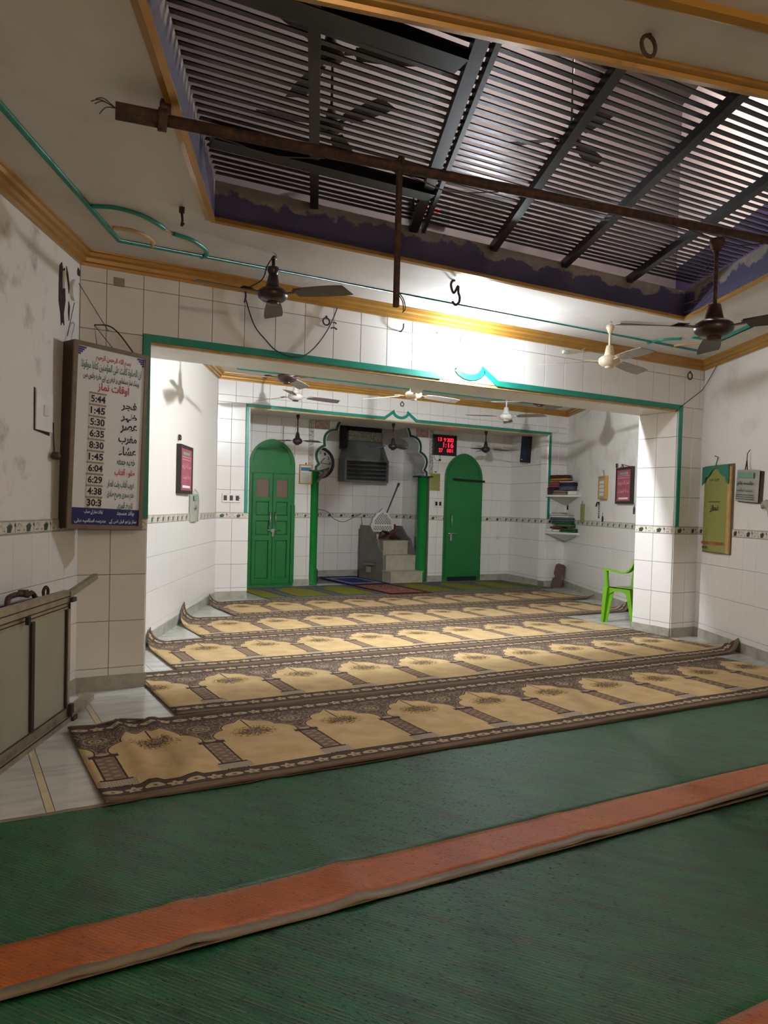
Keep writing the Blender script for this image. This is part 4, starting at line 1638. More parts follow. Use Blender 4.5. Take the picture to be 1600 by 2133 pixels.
def door(name, x0, x1, zs, za, double, label):
    t = struct(thing(name, label, 'door', ((x0 + x1) / 2, Y3, 0)))
    w = (x1 - x0) / 2
    A = door_arch(-w, w, zs, za)
    b = MB()
    b.prism([(-w, 0)] + A + [(w, 0)], -.045, 0)
    fix_normals(b.build('door_frame', 'door_green', t))
    b = MB()
    inner = door_arch(-w + .05, w - .05, zs + .02, za - .055)
    b.strip(inner, .022, .014, -.045)
    fix_normals(b.build('arch_bead', 'door_green', t))
    b = MB()
    if double:
        b.box(-w + .005, w - .005, -.062, -.045, 1.80, 1.86)
        b.build('transom_rail', 'door_green', t)
        for s in (-1, 1):
            leaf = MB()
            a, c = (-w + .05, -.004) if s < 0 else (.004, w - .075)
            st = .055
            leaf.box(a, a + st, -.07, -.045, .05, 1.79)
            leaf.box(c - st, c, -.07, -.045, .05, 1.79)
            for z0, z1 in ((.05, .13), (.74, .82), (1.05, 1.13), (1.62 - .27, 1.42), (1.70, 1.79)):
                leaf.box(a + st, c - st, -.07, -.045, z0, z1)
            lf = leaf.build('door_leaf', 'door_green', t)
            for z0, z1 in ((.13, .74), (.82, 1.05), (1.13, 1.35)):
                p = MB()
                p.cbox(a + st + .006, c - st - .006, -.056, -.045, z0 + .006, z1 - .006, .008)
                p.build('panel', 'door_green', lf)
            p = MB()
            p.box(a + st, c - st, -.054, -.045, 1.42, 1.70)
            p.build('mesh_window', 'door_mesh', lf)
            hx = s * .045
            p = MB()
            p.tube([(hx, -.07, .98), (hx, -.10, .985), (hx, -.10, 1.175), (hx, -.07, 1.18)], .011, 8)
            p.build('handle', 'chrome', lf)
        p = MB()
        p.tube([(-.10, -.085, .90), (.14, -.085, .895)], .010, 8)
        p.box(-.03, .03, -.095, -.07, .87, .92)
        p.box(-.012, .018, -.10, -.085, .80, .88)
        p.build('latch', 'chrome', t)
        p = MB()
        p.box(w - .065, w - .002, -.075, -.045, .05, 1.3)
        p.build('frame_stile', 'door_green', t)
    else:
        b.box(-w + .03, w - .03, -.065, -.045, .09, 1.80)
        b.build('door_leaf', 'door_green', t)
        p = MB()
        p.beam((-w + .16, -.075, 1.845), (w + .02, -.075, 1.83), .03, .035)
        p.build('iron_bar', 'steel_dark', t)
        p = MB()
        p.box(-w + .09, w - .09, -.05, -.040, .0, .075)
        p.build('gap', 'switch_black', t)
        p = MB()
        p.tube([(-w + .13, -.065, 1.0), (-w + .13, -.095, 1.005), (-w + .13, -.095, 1.19), (-w + .13, -.065, 1.195)], .011, 8)
        p.build('handle', 'chrome', t)
        p = MB()
        p.tube([(-w + .06, -.08, .87), (-w + .26, -.08, .865)], .009, 8)
        p.box(-w + .10, -w + .14, -.095, -.065, .74, .86)
        p.build('latch', 'chrome', t)
    return t


mat('door_mesh', (118, 96, 84), 0.7, var=0.5, vscale=60, bump=0.5, bscale=300)
door('door_1', 4.035, 4.80, 1.93, 2.34, True, 'left green double door with pointed arch head and two mesh windows')
door('door_2', 7.72, 8.55, 1.86, 2.325, False, 'right green single door with pointed arch head and iron bar')

# ================================================================== MIHRAB FURNITURE
for s, lab in ((-1, 'left green round column of the mihrab arch'), (1, 'right green round column of the mihrab arch, beside the steps')):
    t = thing('mihrab_column', lab, 'column', (ACX + s * 1.075, Y3 + .10, 0), 0, 'green mihrab columns')
    b = MB()
    b.lathe([(.1, 0), (.1, .03), (.094, .035), (.096, 1.86)], n=28)
    b.build('shaft', 'column_green', t)
    b = MB()
    b.box(-.13, .13, -.13, .13, 1.858, 1.885)
    b.build('cap_plate', 'arch_green', t)

mb_ = thing('minbar', 'stone pulpit steps with white lattice back inside the mihrab', 'pulpit', (6.9, 11.16, 0))
dx = -6.9
dy = -11.16
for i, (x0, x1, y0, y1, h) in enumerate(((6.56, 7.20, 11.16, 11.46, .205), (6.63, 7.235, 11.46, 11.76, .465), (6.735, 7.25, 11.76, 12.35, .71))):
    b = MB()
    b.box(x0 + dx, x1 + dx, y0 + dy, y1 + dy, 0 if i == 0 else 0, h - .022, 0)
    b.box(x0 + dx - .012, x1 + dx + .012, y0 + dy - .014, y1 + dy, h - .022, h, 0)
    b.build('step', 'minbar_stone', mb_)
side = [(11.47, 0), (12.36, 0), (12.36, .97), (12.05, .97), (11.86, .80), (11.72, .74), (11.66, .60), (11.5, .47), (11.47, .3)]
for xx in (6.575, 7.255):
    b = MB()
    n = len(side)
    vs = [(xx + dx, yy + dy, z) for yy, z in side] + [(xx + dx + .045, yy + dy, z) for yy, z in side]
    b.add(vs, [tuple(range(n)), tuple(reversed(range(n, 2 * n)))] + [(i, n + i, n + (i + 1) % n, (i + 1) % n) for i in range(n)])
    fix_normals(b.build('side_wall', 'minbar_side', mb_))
for yy, z in ((11.5, .46), (11.74, .74)):
    b = MB()
    b.lathe([(.022, 0), (.024, .06), (.03, .065), (.026, .09), (.001, .10)], (6.60 + dx, yy + dy, z), 10)
    b.build('newel', 'minbar_stone', mb_)
b = MB()
b.slab([(6.42 + dx, 11.95 + dy), (6.58 + dx, 11.75 + dy), (6.58 + dx, 12.15 + dy)], .27, .295)
b.slab([(6.50 + dx, 11.95 + dy), (6.58 + dx, 11.9 + dy), (6.58 + dx, 12.0 + dy)], .13, .27)
fix_normals(b.build('side_ledge', 'minbar_side', mb_))
# lattice back
yl = 12.05 + dy
outl = [(6.63, .86), (6.62, 1.0), (6.645, 1.02), (6.66, 1.10), (6.71, 1.14), (6.73, 1.19), (6.80, 1.22), (6.86, 1.29), (6.92, 1.22), (6.99, 1.19), (7.01, 1.14), (7.06, 1.10), (7.075, 1.02), (7.10, 1.0), (7.09, .86)]
outl = [(x + dx, z) for x, z in outl]
b = MB()
b.strip(outl, .038, .03, yl)
b.strip([(outl[0][0], .99), (outl[-1][0], .99)], .025, .02, yl)
b.strip([(outl[-1][0], .86), (outl[0][0], .86)], .025, .02, yl)
fix_normals(b.build('lattice_frame', 'white_paint', mb_))
b = MB()


def inside(x, z):
    top_ = .86
    for (xa, za), (xb, zb) in zip(outl, outl[1:]):
        if xa <= x <= xb and xb > xa:
            top_ = za + (zb - za) * (x - xa) / (xb - xa)
    return .86 < z < top_ and outl[0][0] < x < outl[-1][0]


for sgn in (1, -1):
    c = -1.2
    while c < 1.2:
        run = []
        for i in range(61):
            x = outl[0][0] + (outl[-1][0] - outl[0][0]) * i / 60
            z = 1.05 + c + sgn * x * 1.15
            if inside(x, z):
                run.append((x, z))
        if len(run) > 2:
            b.beam((run[0][0], yl - .008, run[0][1]), (run[-1][0], yl - .008, run[-1][1]), .013, .014, up=(0, 1, 0))
        c += .058
lat = b.build('lattice', 'white_paint', mb_)
b = MB()
b.prism(outl[::-1], yl + .004, yl + .02)
fix_normals(b.build('lattice_shade_panel', 'minbar_side', mb_))  # added grey panel, its tone stands for shade in the lattice gaps

t = tag(MB().tube([(7.235, 12.10, 1.765), (7.22, 12.105, 1.72), (7.205, 12.11, 1.69), (7.02, 12.13, 1.24), (6.86, 12.15, .72)], [.022, .024, .015, .013, .011], 10).build('walking_stick', 'dark_wood'), 'brown wooden staff leaning on the pulpit', 'staff')
t = thing('folded_book_stand', 'brown folded wooden book stand lying on the top step', 'book stand', (6.98, 11.92, .765))
for a, sgn in ((R(24), 1), (R(-28), -1)):
    b = MB()
    b.M = Matrix.Rotation(a, 4, 'Y')
    b.box(-.17, .16, -.1 * 1, .1, .035 if sgn > 0 else .06, .055 if sgn > 0 else .08)
    b.build('board', 'dark_wood', t)
o = MB()
o.box(7.10, 7.20, 12.12, 12.2, .715, 1.0)
o.box(7.105, 7.195, 12.11, 12.12, .73, .99)
mat('maroon_cover', (120, 30, 40), .5, var=.3)
tag(o.build('box_file', 'maroon_cover'), 'small maroon box behind the lattice on the pulpit', 'box')

# air cooler outlet with its hood
ac = thing('air_cooler_duct', 'grey duct hood with black louvred outlet on the mihrab wall', 'air vent', (6.66, Y4, 1.765))
b = MB()
b.box(-.46, .46, -.30, -.25, 0, .03)
b.box(-.46, .46, -.30, -.25, .38, .42)
b.box(-.46, -.42, -.30, -.25, .03, .38)
b.box(.42, .46, -.30, -.25, .03, .38)
b.box(-.46, .46, -.25, -.04, 0, .42)
b.build('outlet_box', ['duct'], ac)
b = MB()
b.box(-.42, .42, -.262, -.251, .03, .38)
b.build('outlet_back', 'duct_dark', ac)
for z in (.085, .16, .235, .31):
    b = MB()
    b.add([(-.42, -.302, z - .012), (.42, -.302, z - .012), (.42, -.25, z + .02), (-.42, -.25, z + .02), (-.42, -.302, z - .004), (.42, -.302, z - .004), (.42, -.25, z + .028), (-.42, -.25, z + .028)],
          [(0, 3, 2, 1), (4, 5, 6, 7), (0, 1, 5, 4), (1, 2, 6, 5), (2, 3, 7, 6), (3, 0, 4, 7)])
    b.build('louvre', 'duct', ac)
b = MB()
b.add([(-.45, -.29, .42), (.45, -.29, .42), (.45, -.03, .42), (-.45, -.03, .42), (-.35, -.22, .76), (.35, -.22, .76), (.35, -.03, .76), (-.35, -.03, .76)],
      [(0, 3, 2, 1), (4, 5, 6, 7), (0, 1, 5, 4), (1, 2, 6, 5), (2, 3, 7, 6), (3, 0, 4, 7)])
b.build('hood', 'duct', ac)
b = MB()
b.box(-.36, .36, -.23, -.02, .76, .93)
b.build('collar', 'vine_strip', ac)
b = MB()
b.box(-.34, .34, -.22, -.02, .93, 1.22)
b.box(-.44, -.38, -.2, -.02, .60, 1.1)
b.build('riser', 'duct_dark', ac)

# wall clock
ck = thing('wall_clock', 'large round wall clock with dark rim half hidden by the arch', 'clock', (5.83, Y4 - .01, 2.085))
rot = Matrix.Rotation(R(90), 4, 'X')
b = MB()
b.M = rot
b.lathe([(.235, 0), (.285, .0), (.292, .02), (.28, .045), (.25, .05), (.238, .03), (.235, 0)], n=40, caps=False)
b.build('rim', 'frame_black', ck)
b = MB()
b.M = rot
b.lathe([(.24, .012), (.24, .018), (.0005, .018)], n=40)
b.build('face', 'clock_face', ck)
for i in range(12):
    a = R(90 - 30 * (i + 1))
    x, z = .19 * math.cos(a), .19 * math.sin(a)
    text('numeral', str(i + 1), x - .02, x + .02, z - .025, z + .025, -.021, 'ink_black', ck, .03)
b = MB()
b.beam((0, -.024, 0), (.21, -.024, -.02), .010, .004, up=(0, 1, 0))
b.beam((0, -.026, 0), (.09, -.026, .09), .014, .004, up=(0, 1, 0))
b.build('hand', 'ink_black', ck)
# dark bag slung by the left column
b = MB()
b.tube(smooth([(5.20, 11.33, 1.68), (5.25, 11.29, 1.76), (5.33, 11.28, 1.84), (5.385, 11.30, 1.915)], 4), [.012, .015, .02, .022, .024, .03, .032, .036, .04, .04, .036, .03, .012], 9)
bag = thing('hanging_bag', 'dark grey cloth bag hung at the left arch foot', 'bag')
b.build('sack', 'cloth_grey', bag)
b = MB()
b.tube([(5.22, 11.36, 1.86), (5.30, 11.24, 1.90), (5.385, 11.27, 1.88)], .008, 6)
b.build('strap', 'black_plastic', bag)


# ================================================================== THINGS ON THE PRAYER WALL
def led():
    t = thing('digital_clock', 'black digital wall clock with red figures above the right green door', 'clock', (7.44, Y3 - .008, 2.265))
    b = MB()
    b.cbox(0, .50, -.05, 0, 0, .365, .008)
    b.build('case', 'black_plastic', t)
    for s, x0, x1, z0, z1 in (('13', .09, .165, .25, .315), ('9', .21, .255, .245, .31), ('2023', .28, .42, .245, .31), ('1:', .20, .265, .145, .23), ('16', .305, .42, .14, .23), ('27', .105, .19, .055, .12), ('001', .28, .41, .055, .12)):
        text('digits', s, x0, x1, z0, z1, -.052, 'led_red', t, .008)
    b = MB()
    b.tube(smooth([(.03, -.02, 0), (.05, -.02, -.07), (.10, -.02, -.10), (.15, -.02, -.08), (.16, -.02, 0)]), .004, 5)
    b.box(.145, .175, -.03, 0, -.10, -.07)
    b.build('cord', 'cable', t)


led()


def framed(name, label, cat, p, rz, w, h, dep, fmat, fw, pmat, deco=(), txts=(), tilt=0.0):
    t = thing(name, label, cat, p, rz)
    b = MB()
    b.box(-w / 2, w / 2, -dep, 0, 0, fw)
    b.box(-w / 2, w / 2, -dep, 0, h - fw, h)
    b.box(-w / 2, -w / 2 + fw, -dep, 0, fw, h - fw)
    b.box(w / 2 - fw, w / 2, -dep, 0, fw, h - fw)
    b.build('frame', fmat, t)
    b = MB()
    b.box(-w / 2 + fw, w / 2 - fw, -dep + .006, -.001, fw, h - fw)
    b.build('sheet', pmat, t)
    for nm, m, x0, x1, z0, z1 in deco:
        b = MB()
        b.box(x0 * w, x1 * w, -dep + .0045, -dep + .006, z0 * h, z1 * h)
        b.build(nm, m, t)
    for s, m, x0, x1, z0, z1 in txts:
        text('lettering', s, x0 * w, x1 * w, z0 * h, z1 * h, -dep + .0035, m, t, .02)
    return t


lines = tuple(('print_line', 'paper_grey', -.33, .33, .10 + i * .075, .125 + i * .075) for i in range(7))
t = framed('framed_notice', 'gold framed notice with blue heading left of the mihrab', 'framed notice', (4.995, Y3 - .01, 1.65), 0, .225, .315, .018, 'frame_gold', .018, 'paper_white',
           (('heading', 'print_blue', -.38, .38, .68, .86),) + lines)
b = MB()
b.tube([(0, -.012, .315), (0, -.014, .345)], .009, 8)
b.build('nail', 'rust_pipe', t)
t = framed('notice_card', 'olive yellow card in dark border right of the mihrab column', 'notice', (7.515, Y3 - .01, 1.63), 0, .21, .305, .012, 'frame_gold', .014, 'paper_olive',
           (('heading', 'paper_olive', -.3, .3, .62, .9),))
b = MB()
b.tube([(-.02, -.012, .33), (.02, -.016, .335)], .008, 6)
b.build('nail', 'rust_pipe', t)


def switchboard(label, p, rz, w, h, n):
    t = thing('switchboard', label, 'switchboard', p, rz)
    b = MB()
    b.cbox(-w / 2, w / 2, -.022, 0, 0, h, .005)
    b.build('plate', 'switch_white', t)
    for i in range(n):
        x = -w / 2 + w * (i + .5) / n
        b = MB()
        b.cbox(x - w / n * .30, x + w / n * .22, -.03, -.02, h * .22, h * .78, .003)
        b.build('switch', 'switch_black', t)
    return t


t = switchboard('white switchboard with black switches on the inner wall left of the opening', (3.312, Y2 - .008, 1.318), 0, .255, .12, 3)
b = MB()
b.lathe([(.008, 0), (.008, .006), (.001, .007)], n=8)
o = b.build('indicator', 'ink_red', t)
o.rotation_euler = (R(90), 0, 0)
o.location = (.112, -.02, .06)
switchboard('small switchboard beside the right green door', (7.59, Y3 - .008, 1.335), 0, .165, .125, 2)

sp = Vector((9.115, 10.64, 2.18))
t = thing('wall_speaker', 'dark blue column speaker tilted on the niche wall', 'speaker', sp, nrz + R(14))
t.rotation_euler = (0, R(5), nrz + R(14))
b = MB()
b.box(-.085, .085, -.17, -.02, 0, .47)
b.build('cabinet', 'black_plastic', t)
b = MB()
b.cbox(-.075, .075, -.185, -.17, .02, .45, .008)
b.build('grille_cloth', 'speaker_blue', t)
b = MB()
b.box(-.035, .0, -.187, -.184, .045, .06)
b.build('badge', 'ink_white', t)
b = MB()
b.beam((0, -.03, .44), (0, .06, .47), .04, .02)
b.build('bracket', 'black_plastic', t)
b = MB()
a, c = Vector((9.13, 10.6, 2.66)), on_right(1232, 842)
pts = [a, Vector((9.0, 10.18, 2.63)), Vector((8.98, 9.97, 2.62)), on_y(1186, 884, Y2 - .03), on_right(1210, 870), on_right(1232, 852)]
tag(b.tube(smooth(pts, 6), .006, 6).build('speaker_cable', 'cable_white'), 'pale cable running from the speaker to the right wall', 'cable')

# ================================================================== TIMETABLE BOARD
_a, _b = ray(140, 902), ray(296.5, 922)
FLp, FRp = Vector((_a.x / _a.y * 5.04, 5.04, 0)), Vector((_b.x / _b.y * 5.23, 5.23, 0))
bw = (FRp - FLp).length
brz = math.atan2(FRp.y - FLp.y, FRp.x - FLp.x)
ztl, ztr = z_over(143, 705, FLp.x, FLp.y), z_over(298, 740, FRp.x, FRp.y)
zbl, zbr = z_over(137, 1100, FLp.x, FLp.y), z_over(295, 1105, FRp.x, FRp.y)
bh = ((ztl - zbl) + (ztr - zbr)) / 2
tb = thing('prayer_timetable', 'tall white prayer timetable board with Urdu writing and time cards', 'sign board', (FLp.x, FLp.y, zbl))
tb.rotation_euler = (0, math.atan2(zbl - zbr + ztl - ztr, 2 * bw), brz)
D = .125
b = MB()
b.box(0, bw, 0.002, D, 0, bh)
b.build('box_body', 'board_side', tb)
fw = .026
b = MB()
b.box(0, bw, -.012, .002, 0, fw)
b.box(0, bw, -.012, .002, bh - fw, bh)
b.box(0, fw, -.012, .002, fw, bh - fw)
b.box(bw - fw, bw, -.012, .002, fw, bh - fw)
b.build('frame', 'board_frame', tb)
# printed face, measured in the photograph as fractions of the white area
fx0, fx1, fz0, fz1 = fw, bw - fw, fw, bh - fw
def bx(f): return fx0 + (fx1 - fx0) * f
def bz(f): return fz0 + (fz1 - fz0) * f


b = MB()
b.box(fx0, fx1, -.004, .002, bz(.095), fz1)
b.build('white_face', 'board_white', tb)
b = MB()
b.box(fx0, fx1, -.0045, .002, fz0, bz(.095))
b.build('blue_band', 'board_navy', tb)
YF = -.0055
for s, m, a, c, d, e in (('بسم الله الرحمن الرحيم', 'ink_red', .26, .78, .925, .968),
                         ('ان الصلوة كانت على المؤمنين كتابا موقوتا', 'ink_green', .06, .95, .868, .925),
                         ('بیشک نماز مسلمانوں پر فرض ہے اپنے مقررہ وقتوں میں', 'ink_black', .09, .92, .815, .862),
                         ('اوقات نماز', 'ink_red', .30, .77, .755, .812)):
    text('lettering', s, bx(a), bx(c), bz(d), bz(e), YF, m, tb, .018)
rows = [('5:44', 'فجر', 'ink_black', .66, .86), ('1:45', 'ظہر', 'ink_black', .66, .87), ('5:30', 'عصر', 'ink_black', .66, .88), ('6:35', 'مغرب', 'ink_black', .64, .88), ('8:30', 'عشاء', 'ink_black', .65, .88),
        ('1:45', 'خطبہ جمعہ', 'ink_green', .63, .87), ('6:04', 'طلوع آفتاب', 'ink_red', .60, .87), ('6:29', 'غروب آفتاب وقت افطار', 'ink_green', .50, .87), ('4:38', 'ختم سحری وصبح صادق', 'ink_green', .50, .87), ('30:3', 'تاریخ قمری', 'ink_green', .66, .86)]
for i, (tm_, lab, m, a, c) in enumerate(rows):
    zc = .715 - i * .0655
    hb = MB()
    hb.box(bx(.19), bx(.43), -.010, -.004, bz(zc + .027), bz(zc + .036))
    hb.build('card_rail', 'card_holder', tb)
    for k in range(4):
        cbm = MB()
        x0 = .20 + k * .0565
        cbm.box(bx(x0), bx(x0 + .054), -.007, -.004, bz(zc - .029), bz(zc + .027))
        cbm.build('time_card', 'card_tan' if i == 9 and k in (0, 3) else 'paper_white', tb)
    text('time', tm_, bx(.21), bx(.42), bz(zc - .02), bz(zc + .02), -.0078, 'ink_black', tb, .03)
    text('lettering', lab, bx(a), bx(c + .04), bz(zc - .044), bz(zc + .012), YF, m, tb, .024)
for s, a, c, d, e in (('چاند مسجد', .66, .93, .052, .088), ('اوقات نماز کے حساب', .18, .45, .058, .085), ('مدرسہ اسلامیہ دہلی', .05, .5, .008, .035), ('نماز پڑھو قبل اس کے', .55, .97, .008, .035)):
    text('lettering', s, bx(a), bx(c), bz(d), bz(e), YF, 'ink_white', tb, .02)
for x0, sg in ((.01, 1), (.99, -1)):
    b = MB()
    for k in range(4):
        xa, xb = bx(x0), bx(x0 + sg * (.11 - k * .025))
        b.box(min(xa, xb), max(xa, xb), -.006, -.004, bz(.985 - k * .012), bz(.995 - k * .012))
    b.build('corner_ornament', 'ink_blue', tb)
b = MB()
b.tube([(bw * .55, .03, bh), (bw * .42, .16, bh + .16), (bw * .35, .05, bh)], .003, 5)
b.tube(smooth([(bw * .42, .16, bh + .16), (bw * .62, .17, bh + .18), (bw * .72, .12, bh + .13), (bw * .85, .04, bh)]), .005, 5)
b.build('hanging_wire', 'cable', tb)
t = thing('stay_wire', 'thin wire from the corner nail to the timetable hanger', 'wire')
b = MB()
b.tube([on_y(158, 580, Y1 - .02), on_y(226, 690, Y1 - .02)], .0022, 5)
b.build('wire', 'cable', t)
b = MB()
b.lathe([(.02, 0), (.022, .03), (.012, .05)], on_y(160, 574, Y1 - .03), 10)
b.build('nail_knob', 'rust_pipe', t)
t = thing('plug_lead', 'dark lead and plug on the left wall behind the timetable', 'plug')
b = MB()
b.tube([on_left(151, 630) + SN * .012, on_left(136, 700) + SN * .012], .0022, 5)
b.build('wire', 'cable', t)
b = MB()
b.tube(smooth([on_left(107, 880) + SN * .012, on_left(108, 920) + SN * .012, on_left(104, 948) + SN * .03]), .004, 5)
b.build('lead', 'cable', t)
b = MB()
b.lathe([(.018, -.02), (.03, 0), (.02, .025)], on_left(106, 950) + SN * .03, 12)
b.build('plug', 'board_side', t)
o = MB()
p = on_y(248, 588, Y1 - .01)
o.box(p.x - .035, p.x + .035, p.y - .01, p.y, p.z - .028, p.z + .028)
tag(o.build('tape_patch', 'card_holder'), 'brown tape patch on the top tile left of the fan', 'tape')

# ================================================================== BIER AGAINST THE LEFT WALL
br = thing('folding_bier', 'aluminium framed bier with grey-green panels stood along the left wall', 'bier', (0.608, 4.757, 0), RZ_LEFT)
# local +x runs away along the wall, -y faces the room, the far end is x = 0
Lb, Hb, Db = 1.42, .77, .17
b = MB()
for z0, z1, y0 in ((.70, .77, -.012), (.655, .70, .0), (.03, .085, -.012), (.0, .03, -.03)):
    b.box(-Lb, 0.0, y0, .03, z0, z1)
b.build('frame_rail', 'alu', br)
b = MB()
for z, y0 in ((.735, -.0135), (.70, -.0135), (.675, -.0015), (.085, -.0135), (.032, -.0315)):
    b.box(-Lb, -.01, y0, y0 + .004, z - .003, z + .003)
b.build('rail_groove', 'rubber', br)
for x in (-.022, -.52, -1.02):
    b = MB()
    b.box(x - .018, x + .018, -.014, .02, .08, .66)
    b.build('upright', 'rubber' if x < -.1 else 'alu', br)
    if x > -.1:
        b = MB()
        b.box(x - .034, x - .022, -.012, .01, .08, .66)
        b.box(x + .020, x + .032, -.008, .02, .04, .72)
        b.build('rubber_seal', 'rubber', br)
xs_ = [-.05, -.538, -1.038, -1.40]
for a, c in zip(xs_, xs_[1:]):
    b = MB()
    b.box(c + .03, a, .0, .012, .085, .655)
    b.build('panel', 'alu_panel', br)
b = MB()
b.box(-Lb, -.0, .03, Db, .02, .66)
b.build('back_shell', 'alu_panel', br)
b = MB()
b.box(-Lb, -.05, .02, Db, .69, .715)
b.beam((-Lb, .06, .745), (-.35, .06, .735), .05, .03)
b.beam((-Lb, .13, .75), (-.12, .12, .73), .03, .03)
b.build('top_lid', 'steel_dark', br)
b = MB()
b.beam((-.02, -.005, .745), (.55, .03, .80), .03, .035)
b.build('carrying_pole', 'alu', br)
b = MB()
b.beam((-.02, .0, .028), (.44, .03, .028), .075, .03)
b.build('carrying_pole', 'alu', br)
b = MB()
b.box(-.02, .045, -.03, .0, .70, .725)
b.box(-.02, .045, -.045, .0, .0, .025)
b.box(-.03, .01, -.035, .01, .03, .10)
b.build('rubber_foot', 'rubber', br)
b = MB()
b.tube(smooth([(-.16, .08, .74), (-.17, .08, .78), (-.135, .08, .80), (-.105, .08, .78), (-.11, .08, .74)]), .009, 7)
b.tube(smooth([(-.62, .08, .74), (-.58, .09, .79), (-.5, .08, .80), (-.42, .08, .79), (-.38, .08, .78), (-.3, .09, .785), (-.25, .09, .75)]), .014, 7)
b.box(-.45, -.41, .06, .10, .78, .815)
b.build('lid_catch', 'rust_pipe', br)
b = MB()
for x in (-.52, -.9):
    b.box(x - .10, x - .075, -.03, -.012, .66, .70)
b.build('hinge', 'rubber', br)

# ================================================================== PICTURES ON THE SIDE WALLS
PT = ((('heading', 'paper_sage', -.26, .26, .80, .86), ('rule', 'ink_pinkish', -.36, .36, .70, .712), ('rule', 'ink_pinkish', -.36, .36, .755, .765), ('caption_box', 'ink_white', -.30, .30, .12, .17)),
      (('نماز کا طریقہ', 'ink_pinkish', -.36, .36, .50, .63), ('دعا قنوت', 'ink_pinkish', -.32, .32, .28, .40)))


def wall_frame_pts(f, tl, tr, bl):
    a, c, d = f(*tl), f(*tr), f(*bl)
    return (a + c) / 2, (a - c).length, abs(a.z - d.z)


m_, w_, h_ = wall_frame_pts(on_left, (366, 926), (395, 934), (366, 1027))
pL = Vector((m_.x, m_.y, 1.395)) + SN * .004
framed('framed_picture', 'dark framed pink Urdu poster on the left wall', 'framed picture', pL, RZ_LEFT, .60, .515, .045, 'frame_black', .035, 'poster_pink', *PT)
m_, w_, h_ = wall_frame_pts(on_right, (1290, 976), (1324, 973), (1287, 1049))
pR = Vector((m_.x, m_.y, 1.44)) - SN * .004
t = framed('framed_picture', 'dark framed pink Urdu poster on the right wall', 'framed picture', pR, RZ_RIGHT, .60, .50, .045, 'frame_black', .035, 'poster_pink', *PT)
b = MB()
b.tube([(-.2, -.02, .50), (-.12, -.01, .545), (.2, -.03, .50)], .004, 5)
b.tube([(-.12, -.0, .50), (-.12, -.03, .55)], .007, 6)
b.build('hanger', 'rust_pipe', t)
m_, w_, h_ = wall_frame_pts(on_right, (1254, 992), (1268, 992), (1255, 1040))
t = framed('framed_certificate', 'narrow gold framed sheet between shelves and pink poster', 'framed notice', Vector((m_.x, m_.y, 1.51)) - SN * .004, RZ_RIGHT, .30, .345, .05, 'frame_gold', .028, 'paper_grey',
           tuple(('print_line', 'paper_white', -.33, .33, .15 + i * .17, .28 + i * .17) for i in range(4)))
b = MB()
b.tube(smooth([(0, -.02, .345), (0, -.02, .40), (-.05, -.02, .42), (.05, -.03, .43)]), .004, 5)
b.build('hanger', 'cable', t)


def hanging(name, label, cat, p, rz, w, h, parts, curl=0.03):
    t = thing(name, label, cat, p, rz)
    return t


# loose paper hangings: curved sheets with real thickness
def sheet(t, name, m, x0, x1, z0, z1, y, bow=0.0, thick=.004, cutb=None):
    b = MB()
    n = 8
    f, k = [], []
    for j in range(n + 1):
        for i in range(n + 1):
            s, q = i / n, j / n
            x = x0 + (x1 - x0) * s
            zb = z0 + (cutb(s) if cutb else 0)
            z = zb + (z1 - zb) * q
            yy = y - bow * math.sin(math.pi * s) * (1 - .4 * q)
            f.append((x, yy, z))
            k.append((x, yy + thick, z))
    W = n + 1
    fs = [(j * W + i, j * W + i + 1, (j + 1) * W + i + 1, (j + 1) * W + i) for j in range(n) for i in range(n)]
    o = len(f)
    ring = [i for i in range(W)] + [j * W + n for j in range(1, W)] + [n * W + i for i in range(n - 1, -1, -1)] + [j * W for j in range(n - 1, 0, -1)]
    fs2 = [tuple(v + o for v in reversed(q)) for q in fs] + [(a, a + o, c + o, c) for a, c in zip(ring, ring[1:] + ring[:1])]
    b.add(f + k, fs + fs2, 0)
    return b.build(name, m, t)


pc = (on_right(1470, 971) + on_right(1534, 967)) / 2
t = thing('wall_calendar', 'long olive hanging wall calendar with green arch heading on the right wall', 'calendar', Vector((pc.x, pc.y, .92)) - SN * .006, RZ_RIGHT)
sheet(t, 'backing', 'board_frame', -.31, .31, .0, .905, -.004, .02)
sheet(t, 'sheet', 'paper_olive', -.285, .235, .015, .885, -.016, .02)
b = MB()
b.prism([(-.29, .70), (-.29, .895), (.27, .895), (.27, .70), (.22, .73), (.20, .78), (.12, .80), (.06, .85), (-.01, .875), (-.08, .85), (-.14, .80), (-.22, .78), (-.24, .73)], -.042, -.038)
fix_normals(b.build('arch_heading', 'paper_teal', t))
b = MB()
b.box(.235, .295, -.03, -.012, .01, .88)
b.build('page_edge', 'gold_dull', t)
text('lettering', 'حج و عمرہ', -.12, .09, .735, .765, -.041, 'ink_black', t, .02)
text('lettering', 'نماز', -.10, .08, .42, .50, -.041, 'ink_black', t, .02)
b = MB()
b.box(-.13, .11, -.041, -.039, .525, .531)
b.build('rule', 'ink_black', t)
text('lettering', 'M.E MODDERN R', -.27, .20, .085, .12, -.035, 'ink_red', t, .02)
text('lettering', 'MOB. :', -.25, -.10, .04, .065, -.035, 'ink_black', t, .02)
b = MB()
b.tube([(-.02, -.03, .90), (-.02, -.01, .985), (-.05, -.03, 1.0)], .005, 6)
b.build('nail', 'rust_pipe', t)
pc = (on_right(1540, 978) + on_right(1590, 982)) / 2
t = thing('wall_calendar', 'grey paper calendar with sage heading at the right edge', 'calendar', Vector((pc.x, pc.y, 1.435)) - SN * .006, RZ_RIGHT)
t.rotation_euler = (0, R(3), RZ_RIGHT)
sheet(t, 'backing', 'board_side', -.20, .23, .0, .30, -.004, .015)
